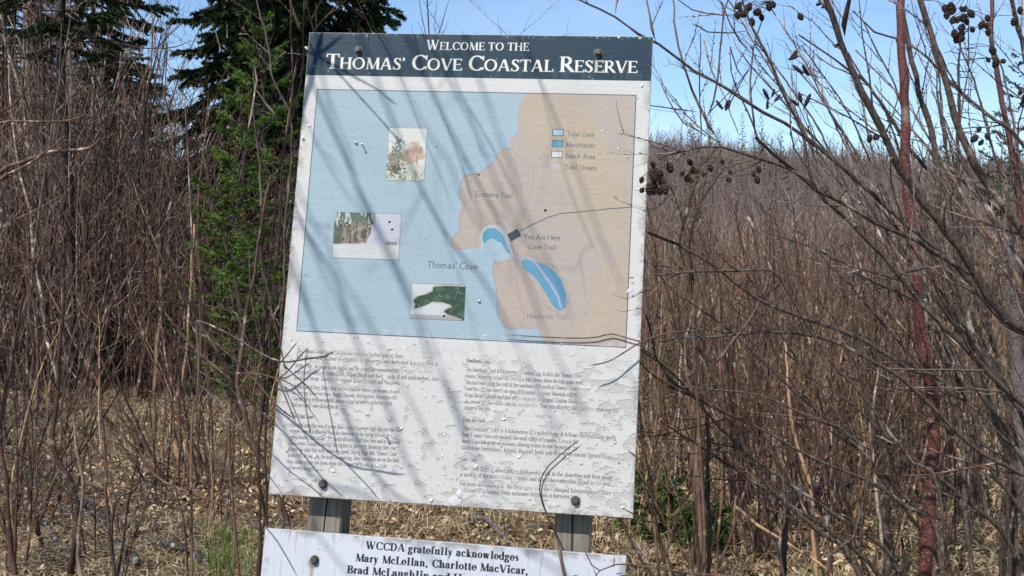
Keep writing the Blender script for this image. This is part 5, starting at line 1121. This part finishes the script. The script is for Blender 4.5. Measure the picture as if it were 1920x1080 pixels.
# ---------------------------------------------------------------- fallen wood
def fallen(lab, pts, wd, mat, twn=6, seed=0, lift=0., lich=0):
    G = [gnd(*p) for p in pts]; G = [g+Vector((0, 0, wd[0]*.5+lift+(.03 if i % 2 else 0))) for i, g in enumerate(G)]
    b0 = G[0].copy(); b0.z = ground(b0.x, b0.y); r = random.Random(seed); P = spline(G, .05); n = len(P); rad = [(wd[0]+(wd[1]-wd[0])*i/n)*.5*(1+.12*math.sin(i*.9+seed)) for i in range(n)]
    P = [q+Vector((r.gauss(0, .002),)*3) for q in P]
    e = empty('fallen_branch' if wd[0] < .06 else 'fallen_log', b0, lab, 'branch' if wd[0] < .06 else 'log'); S = Tubes(); S.add(P, rad, 9 if wd[0] > .05 else 7, False)
    V, L, T = S.arrays(); k = 9 if wd[0] > .05 else 7
    S.poly([P[0], P[-1]], []); S.L.append(np.concatenate([np.array([len(V), (j+1) % k, j]) for j in range(k)]).astype(np.int32)); S.T.append(np.full(k, 3, np.int32))
    S.L.append(np.concatenate([np.array([len(V)+1, len(V)-k+j, len(V)-k+(j+1) % k]) for j in range(k)]).astype(np.int32)); S.T.append(np.full(k, 3, np.int32)); S.build('trunk', M[mat], e, origin=b0)
    T = Tubes(); twigs_on(T, r, P, rad, int(n*.05*twn), .08, .5, (.6, 1.3), .03, 1, 4, False)
    if T.n: o = T.build('side_twigs', M[mat], e, origin=b0); o['kind'] = 'stuff'
    if lich:
        T = Tubes()
        for q in range(lich):
            j = r.randrange(n-1); a = r.uniform(0, 6.28); v = Vector((r.gauss(0, 1), r.gauss(0, 1), abs(r.gauss(0, 1)))).normalized(); c = P[j]+v*rad[j]*.9; s = r.uniform(.003, .009)
            t1 = v.orthogonal().normalized(); t2 = v.cross(t1); k = 6
            T.poly([c+v*s*.5]+[c+(t1*math.cos(x)+t2*math.sin(x))*s*r.uniform(.6, 1.2)+v*r.uniform(0, .4)*s for x in [i*6.283/k for i in range(k)]], [(0, 1+i, 1+(i+1) % k) for i in range(k)])
        o = T.build('lichen_tufts', M['lichen'], e, smooth=False, origin=b0); o['kind'] = 'stuff'
fallen('dead branch crusted with grey lichen lying nearest the clearing, uppermost of three', [(-30, 838), (0, 852), (46, 880), (102, 924), (141, 950), (176, 984), (229, 1050), (260, 1085)], (.030, .036), 'lichen_log', 14, 1, .04, 260)
fallen('dead lichened branch lowest in the corner of the picture', [(-30, 915), (0, 932), (46, 957), (81, 998), (116, 1038), (150, 1085)], (.028, .032), 'lichen_log', 14, 2, .02, 180)
fallen('dead lichened branch lying between the two others', [(30, 900), (70, 930), (123, 969), (197, 992), (281, 1028), (352, 1056), (400, 1085)], (.024, .03), 'lichen_log', 14, 3, .03, 150)
fallen('thin whitish stick lying across the back of the clearing', [(215, 742), (260, 752), (320, 758), (380, 770), (430, 778), (500, 768)], (.028, .02), 'lichen_log', 6, 4, .05, 60)
fallen('thick weathered grey log lying behind the alder tangle', [(1440, 972), (1490, 958), (1540, 940), (1604, 925), (1669, 905), (1730, 882), (1780, 862)], (.11, .055), 'greylog', 9, 5, .02)
fallen('dead grey branch slanting on the ground behind the sign gap', [(880, 975), (920, 1000), (955, 1030), (985, 1062)], (.03, .022), 'greylog', 5, 6, .02)
fallen('lichened stick leaning near the bright fir seedling', [(1190, 830), (1225, 880), (1300, 900), (1370, 885)], (.03, .02), 'lichen_log', 6, 7, .12, 60)
fallen('grey stick in the grass behind the red trunk', [(1600, 880), (1680, 890), (1760, 905), (1850, 930)], (.03, .02), 'greylog', 4, 8, .06)
# ================================================================ ground cover
def cover():
    rs = np.random.RandomState(1)
    def pts(n, d0, d1, pw, x0=-150, x1=2070):
        d = d0+(d1-d0)*rs.rand(n)**pw; px = x0+(x1-x0)*rs.rand(n); X = d*(px-960)/F; Y = d.copy(); Z = np.array([ground(x, y) for x, y in zip(X, Y)]); return X, Y, Z, px, d
    # leaves: two halves folded at the midrib, ragged outline
    def leaves(n, d0, d1, pw, s0, s1, x0=-150, x1=2070):
        X, Y, Z, px, d = pts(n, d0, d1, pw, x0, x1); a = rs.rand(n)*6.283; s = s0+(s1-s0)*rs.rand(n); tx = rs.randn(n)*.45; ty = rs.randn(n)*.45; fold = .15+.6*rs.rand(n)
        out = np.array([(0, -1, 0), (0, .0, 0), (0, 1, 0), (.42, -.35, 1), (.45, .35, 1), (-.42, -.35, 1), (-.45, .35, 1)], np.float32)
        L = np.repeat(out[None], n, 0)*np.stack([s, s, s], -1)[:, None]*.5; L[:, :, 2] = np.abs(L[:, :, 0])*fold[:, None]*2+(L[:, :, 1]**2)*rs.randn(n)[:, None]*9
        L[:, 3:, :2] *= (.8+.4*rs.rand(n, 4, 1)); z = L[:, :, 2]+L[:, :, 0]*tx[:, None]+L[:, :, 1]*ty[:, None]; c, sn = np.cos(a)[:, None], np.sin(a)[:, None]
        V = np.stack([L[:, :, 0]*c-L[:, :, 1]*sn+X[:, None], L[:, :, 0]*sn+L[:, :, 1]*c+Y[:, None], z+Z[:, None]+.008+rs.rand(n)[:, None]*.02], -1).reshape(-1, 3)
        f = np.array([0, 3, 1, 1, 3, 4, 1, 4, 2, 0, 1, 5, 1, 6, 5, 1, 2, 6], np.int32); return V, (np.arange(n)[:, None]*7+f[None]).reshape(-1), n*6
    V, L, n = leaves(22000, 3.8, 15, 1.15, .022, .055, -150, 1200); V2, L2, n2 = leaves(15000, 4, 13, 1.15, .03, .07, 1100, 2070)
    o = mesh('fallen_leaves', np.vstack([V, V2]), (np.concatenate([L, L2+len(V)]).astype(np.int32), np.full(n+n2, 3, np.int32)), M['leaf']); tag(o, kind='stuff')
    # straw: blades bent in two pieces, matted
    def blades(n, d0, d1, pw, h0, h1, flat, x0, x1, w=.0022, clump=True):
        X, Y, Z, px, d = pts(n, d0, d1, pw, x0, x1)
        if clump:
            q = rs.randint(0, max(n//14, 1), n); X = X[q]+rs.randn(n)*.05; Y = Y[q]+rs.randn(n)*.05; Z = Z[q]
        a = rs.rand(n)*6.283; h = h0+(h1-h0)*rs.rand(n); fl = flat*(.5+rs.rand(n)); c, sn = np.cos(a), np.sin(a); B = np.stack([X, Y, Z], -1)
        up = h*.55/(1+fl); m = B+np.stack([c*h*.3*fl, sn*h*.3*fl, up], -1); t = m+np.stack([c*h*.45*fl, sn*h*.45*fl, up*(.8-.9*np.minimum(fl, 1.4))], -1)
        wd = np.stack([-sn, c, rs.randn(n)*.3], -1)*w; V = np.stack([B-wd, B+wd, m+wd*.8, m-wd*.8, t], 1).reshape(-1, 3)
        f = np.array([0, 1, 2, 3, 3, 2, 4], np.int32); return V, (np.arange(n)[:, None]*5+f[None]).reshape(-1).astype(np.int32), np.tile(np.array([4, 3], np.int32), n)
    def put(name, parts, mat):
        Vs, Ls, Ts, off = [], [], [], 0
        for V, L, T in parts: Vs.append(V); Ls.append(L+off); Ts.append(T); off += len(V)
        o = mesh(name, np.vstack(Vs), (np.concatenate(Ls).astype(np.int32), np.concatenate(Ts)), M[mat]); tag(o, kind='stuff')
    put('dry_grass', [blades(22000, 3.8, 12, 1.1, .12, .34, 1.1, 1130, 2070), blades(9000, 3.8, 6.0, 1., .10, .26, 1.2, 200, 620), blades(3500, 3.8, 6.2, 1., .10, .26, 1.2, -150, 200), blades(13000, 8., 17, 1., .12, .34, .9, 100, 620, .003), blades(3000, 10, 16, 1., .12, .3, .9, -100, 150, .003), blades(14000, 10, 22, 1., .2, .45, .6, 1130, 2070, .004), blades(9000, 4, 12, 1, .12, .35, .8, 560, 1200)], 'straw')
    put('green_grass', [blades(2600, 4.3, 12, 1., .06, .18, .5, 1130, 2070), blades(500, 4.7, 5.6, 1., .10, .28, .35, 385, 455), blades(400, 4.3, 6, 1., .06, .16, .5, 330, 520), blades(1300, 10, 14, 1, .1, .2, .4, 250, 560)], 'green_grass')
    T = Tubes(); r = random.Random(8)
    for i in range(5200):
        d = 3.8+11*r.random(); px = r.uniform(-150, 2070) if i < 3000 else r.uniform(-100, 330); p = at(px, 500, d); a = r.uniform(0, 6.28); L = r.uniform(.06, .45); z = ground(p.x, p.y)+r.uniform(.01, .04)
        q = Vector((p.x, p.y, z)); v = Vector((math.cos(a), math.sin(a), r.gauss(.05, .15))); s = Vector((-v.y, v.x, 0))*r.gauss(0, .1)*L; w = r.uniform(.0012, .004)
        T.add([q, q+v*L*.5+s, q+v*L], [w, w*.8, w*.3], 3)
    o = T.build('fallen_twigs', M['litter_stick'], smooth=False); tag(o, kind='stuff')
cover()
# ================================================================ twigs touching the sign, and the tree whose branches shade it
def shade_pt(px, py, d): return base+BX*onboard(px, py)[0]+BY*onboard(px, py)[1]+SUN*d
def near_twigs():
    e = empty('bare_shrub', (at(470, 500, 2.9).x, 2.9, 0), 'thin red-brown twigs reaching in front of the lower edge of the sign', 'shrub'); b0 = e.location.copy(); T = Tubes(); r = random.Random(3)
    def w(pts, w0, w1, h0=.02, h1=.05): 
        n = len(pts)-1; C = []
        for i, (x, y) in enumerate(pts):
            hx = onboard(x, y, h0+(h1-h0)*i/n); C.append(base+BX*hx[0]+BY*hx[1]+BZ*hx[2])
        P = spline(C, .015); k = len(P); T.add(P, [(w0+(w1-w0)*i/k)*.5/735 for i in range(k)], 5); return P
    w([(440, 700), (490, 702), (522, 709), (545, 690), (562, 668), (580, 651)], 4, 2.2); w([(523, 709), (530, 728), (542, 760), (556, 796)], 2.6, 1.8); w([(522, 709), (545, 720), (560, 735), (571, 750), (578, 760)], 2.2, 1.6); w([(505, 690), (520, 686), (540, 663), (560, 638)], 2.6, 1.8)
    T.build('twigs', M['twig_red'], e, origin=b0)['kind'] = 'stuff'
    S = Tubes(); S.add(spline([at(440, 700, 2.74), at(430, 850, 2.8), at(450, 1100, 2.85), b0], .05), .0035, 5, False); S.build('stem', M['twig_red'], e, origin=b0)
    e2 = empty('bare_shrub', (at(1290, 500, 2.9).x, 2.9, 0), 'wiry twigs reaching in front of the sign from its alder side', 'shrub'); b0 = e2.location.copy(); T = Tubes()
    w([(1300, 620), (1250, 625), (1203, 641), (1165, 664), (1140, 678), (1104, 686)], 3.5, 2.4); w([(1203, 641), (1180, 635), (1146, 626), (1120, 632), (1080, 634), (1020, 632), (942, 627)], 3, 1.6, .01, .012)
    w([(1300, 940), (1260, 925), (1215, 872), (1195, 858), (1175, 842)], 4, 2.6); w([(1300, 940), (1240, 980), (1190, 965), (1165, 950)], 3, 2)
    w([(1420, 1085), (1300, 1075), (1175, 1058), (1140, 1064), (1125, 1070), (1110, 1060), (1100, 1040), (1093, 1020)], 4, 2); w([(1150, 1062), (1152, 1050), (1151, 1038)], 2, 1.5); w([(1125, 1070), (1112, 1085)], 2, 1.5)
    T.build('twigs', M['twig_brown'], e2, origin=b0)['kind'] = 'stuff'
    S = Tubes(); S.add(spline([at(1300, 620, 2.62), at(1310, 800, 2.7), at(1320, 1100, 2.8), b0], .05), .004, 5, False); S.add(spline([at(1300, 940, 2.62), at(1310, 1100, 2.8), b0], .05), .003, 5, False); S.build('stem', M['twig_brown'], e2, origin=b0)
    e3 = empty('bare_shrub', (at(1030, 500, 3.).x, 2.75, 0), 'single pale twig rising over the lower edge of the sign', 'shrub'); b0 = e3.location.copy(); T = Tubes()
    P = w([(1045, 1010), (1030, 975), (1016, 940), (1012, 915), (1014, 898), (1029, 873), (1045, 858), (1060, 845), (1089, 823)], 3.2, 1.6, .008, .012); T.build('twigs', M['twig_brown'], e3, origin=b0)['kind'] = 'stuff'
    S = Tubes(); S.add(spline([P[0], P[0]+Vector((.03, -.03, -.25)), b0], .05), .0035, 5, False); S.build('stem', M['twig_tan'], e3, origin=b0)
near_twigs()
def shading_tree():
    """Bare birch standing behind the photographer on the sunny side; its long hanging twigs throw the soft streaks on the board."""
    foot = Vector((-5.0, -2.2, 0)); e = empty('birch_tree', foot, 'bare tree standing behind the viewer whose branches shade the sign', 'tree'); T = Tubes(); S = Tubes(); r = random.Random(6)
    fork = Vector((-4.6, -1.9, 3.6)); BP = spline([foot-Vector((0, 0, .1)), foot+Vector((.15, .1, 1.8)), fork, fork+Vector((.25, .15, 3.3)), fork+Vector((.5, .3, 6.6))], .2); S.add(BP, [.12*(1-.9*i/len(BP)) for i in range(len(BP))], 10)
    top = fork+Vector((.5, .3, 6.4))
    streaks = [  # pixel track of each streak, distance from board, width in mm at both ends
        ([(600, 110), (605, 150), (626, 218), (650, 277), (670, 354), (701, 425), (724, 476), (747, 522), (767, 568), (787, 620), (804, 670), (826, 705), (855, 775), (880, 840)], 2.5, 17, 13),
        ([(545, 150), (567, 212), (590, 262), (617, 313), (647, 360), (680, 400), (715, 450)], 1.5, 9, 6), ([(785, 100), (798, 147), (824, 206), (848, 262), (869, 321), (885, 380)], .9, 10, 6),
        ([(845, 130), (866, 179), (896, 230), (925, 280), (945, 320), (975, 380)], 1.3, 11, 7), ([(885, 110), (899, 150), (919, 206), (937, 259), (964, 324), (975, 375), (996, 428), (1025, 482), (1060, 560), (1080, 620)], 2.5, 20, 11),
        ([(520, 350), (540, 393), (577, 448), (603, 505), (632, 562), (658, 617), (690, 690), (730, 780)], 2.2, 12, 9), ([(565, 370), (580, 407), (612, 450), (643, 528), (675, 574), (701, 623), (740, 700), (790, 790), (820, 870)], 2.5, 14, 10),
        ([(525, 450), (540, 493), (563, 548), (583, 597), (603, 654), (615, 699), (642, 758), (672, 824), (707, 892), (735, 955)], 2.3, 14, 11), ([(655, 600), (672, 649), (690, 690), (707, 723), (737, 788), (758, 853), (784, 907), (810, 960)], 2.6, 17, 14),
        ([(855, 340), (867, 371), (889, 412), (910, 450)], 2.3, 14, 8), ([(925, 330), (945, 380), (970, 425), (1010, 490), (1030, 530)], 2.6, 14, 9), ([(1110, 400), (1135, 466), (1160, 520), (1175, 570)], 2.6, 11, 8),
        ([(945, 600), (966, 640), (985, 680), (1000, 710), (1020, 750), (1050, 820)], 2.7, 20, 13), ([(1010, 590), (1029, 640), (1060, 700), (1085, 750), (1100, 800)], 2.7, 16, 11), ([(870, 800), (890, 850), (915, 900), (930, 950)], 2.8, 22, 14),
        ([(560, 940), (600, 1010), (640, 1060), (700, 1130)], 2.4, 12, 10), ([(760, 1000), (800, 1040), (850, 1090)], 2.6, 18, 14), ([(1000, 1040), (1060, 1080), (1090, 1120)], 2.6, 16, 12), ([(780, 220), (800, 270), (830, 340), (860, 420)], .8, 6, 4), ([(1040, 260), (1060, 330), (1085, 400), (1120, 480)], 1.0, 6, 4)]
    for pts, d, w0, w1 in streaks:
        n = len(pts)-1; C = [shade_pt(x, y, d+.25+.25*math.sin(i*.8+d*7)) for i, (x, y) in enumerate(pts)]
        u = (C[0]-C[1]).normalized(); a0 = C[0]; mid = a0+u*.5+Vector((-.15, -.1, .35)); C = [top+Vector((r.uniform(-.1, .1), r.uniform(-.1, .1), r.uniform(-.9, .1))), (a0+u*1.3).lerp(top, .5)+Vector((0, 0, .3)), a0+u*.8+Vector((-.08, -.05, .1)), a0+u*.25]+C
        P = spline(C, .06); k = len(P); T.add(P, [(w0*.52+(w1-w0)*.52*i/k+2*(1-i/k))*.0005 for i in range(k)], 6)
        twigs_on(T, r, P[k//2:], [w1*.0003]*k, 4, .12, .4, (.3, .8), 0, 1, 3, False)
    for i in range(16):
        a = r.uniform(0, 6.28); P, _ = branch_path(r, fork.lerp(top, r.random()), Vector((math.cos(a)-.9, math.sin(a)-.9, .5)).normalized(), r.uniform(1, 2.2), 8, .1, .03); T.add(P, [.018*(1-i_/9.) for i_ in range(9)], 5); twigs_on(T, r, P, [.01]*9, 10, .2, .7)
    S.build('trunk', M['birch'], e, origin=foot); o = T.build('branches', M['twig_brown'], e, origin=foot); o['kind'] = 'stuff'
shading_tree()
def overhang():
    """Knobbly branch close in front of the board's upper corner, over the frame; and wiry stems beside its lower corner: they throw the sharp shadows."""
    foot = Vector((-1.35, 1.75, 0)); e = empty('bare_shrub', foot, 'knobbly shrub standing just before the sign, its shadow on the heading', 'shrub'); T = Tubes(); r = random.Random(9)
    def sh(pts, d0, d1, w0, w1, k=5):
        n = len(pts)-1; P = spline([shade_pt(x, y, d0+(d1-d0)*i/n) for i, (x, y) in enumerate(pts)], .02); m = len(P); T.add(P, [(w0+(w1-w0)*i/m)*.0005*(1+(.35 if r.random() < .12 else 0)) for i in range(m)], k); return P
    c = (593, 104)
    sh([(545, 290), (566, 209), (575, 179), (584, 150), (589, 123), c, (600, 80), (607, 50)], .95, .85, 15, 11, 7); sh([c, (611, 93), (628, 78), (646, 66)], .85, .85, 10, 6); sh([c, (612, 114), (638, 129), (670, 147), (706, 167), (746, 199)], .85, .7, 6, 4); sh([(606, 110), (635, 138), (664, 170), (694, 203), (722, 234), (750, 268)], .8, .62, 5, 3)
    sh([c, (578, 98), (560, 96)], .85, .85, 7, 6); sh([c, (584, 88), (576, 70)], .85, .85, 6, 5)
    A = shade_pt(545, 290, .95)
    S = Tubes(); S.add(spline([A, A.lerp(foot, .35)+Vector((-.1, -.05, .1)), A.lerp(foot, .7)+Vector((-.06, 0, 0)), foot-Vector((0, 0, .05))], .05), .011, 7, False); S.build('stem', M['alder'], e, origin=foot)
    T.build('branches', M['alder'], e, origin=foot)['kind'] = 'stuff'
    foot = Vector((at(400, 500, 2.7).x, 2.5, 0)); e = empty('bare_shrub', foot, 'thin wiry stems beside the lower corner of the sign, shading it sharply', 'shrub'); T = Tubes()
    D = .22
    sh([(447, 722), (470, 737), (517, 767), (560, 800), (585, 822), (615, 846), (642, 864), (662, 876), (700, 882), (740, 889), (765, 890)], D, D+.2, 5.6, 4); a = sh([(577, 653), (573, 680), (570, 708), (571, 740), (576, 780), (584, 820)], D+.1, D+.03, 2.6, 3.6)
    sh([(606, 690), (609, 712), (616, 760), (624, 800), (634, 858)], D+.12, D+.07, 2.6, 3.6); sh([(452, 745), (470, 757), (513, 793), (545, 825), (575, 860), (605, 897), (630, 920), (648, 936)], D, D+.06, 4, 3.6); sh([(640, 860), (665, 886), (690, 912), (715, 942)], D+.1, D+.14, 3.6, 3)
    sh([(451, 812), (470, 828), (509, 851), (545, 885), (580, 910), (615, 940)], D, D+.05, 3, 3); sh([(450, 835), (480, 862), (503, 890), (530, 928)], D, D, 3, 2.6); sh([(449, 690), (520, 710), (530, 735), (545, 770), (555, 797)], D, D, 2.5, 2.4); sh([(440, 925), (495, 985), (520, 1015), (535, 1040), (560, 1085)], D, D, 4, 3.5)
    B0 = shade_pt(470, 735, D); B1 = shade_pt(470, 828, D); S = Tubes()
    P = spline([shade_pt(425, 330, D), shade_pt(436, 520, D), shade_pt(447, 722, D), shade_pt(452, 790, D), shade_pt(450, 860, D), shade_pt(440, 985, D), foot], .03); S.add(P, [.0015+.0035*i/len(P) for i in range(len(P))], 6, False); twigs_on(T, r, P[::-1], [.0035]*len(P), 13, .05, .2, (.4, .8), .03, 1, 3, True, .35, .0009, Vector((-1.2, .2, .3)))
    S.build('stem', M['twig_brown'], e, origin=foot); T.build('branches', M['alder'], e, origin=foot)['kind'] = 'stuff'
overhang()
for a, b, m in VAR:
    if a.name and not a.get('label'): a.location = (at(300, 500, 30).x, 30, 0); tag(a, 'tall bare sapling in the dense thicket behind the leafy clearing', 'sapling', 'saplings in the thicket behind the clearing')
open('/tmp/tri.txt', 'w').write(str(sum(len(m.loops)-2*len(m.polygons) for m in bpy.data.meshes)/1e6)); print('script s', round(time.time()-T0, 1), 'tris', sum(len(m.loops)-2*len(m.polygons) for m in bpy.data.meshes)/1e6)
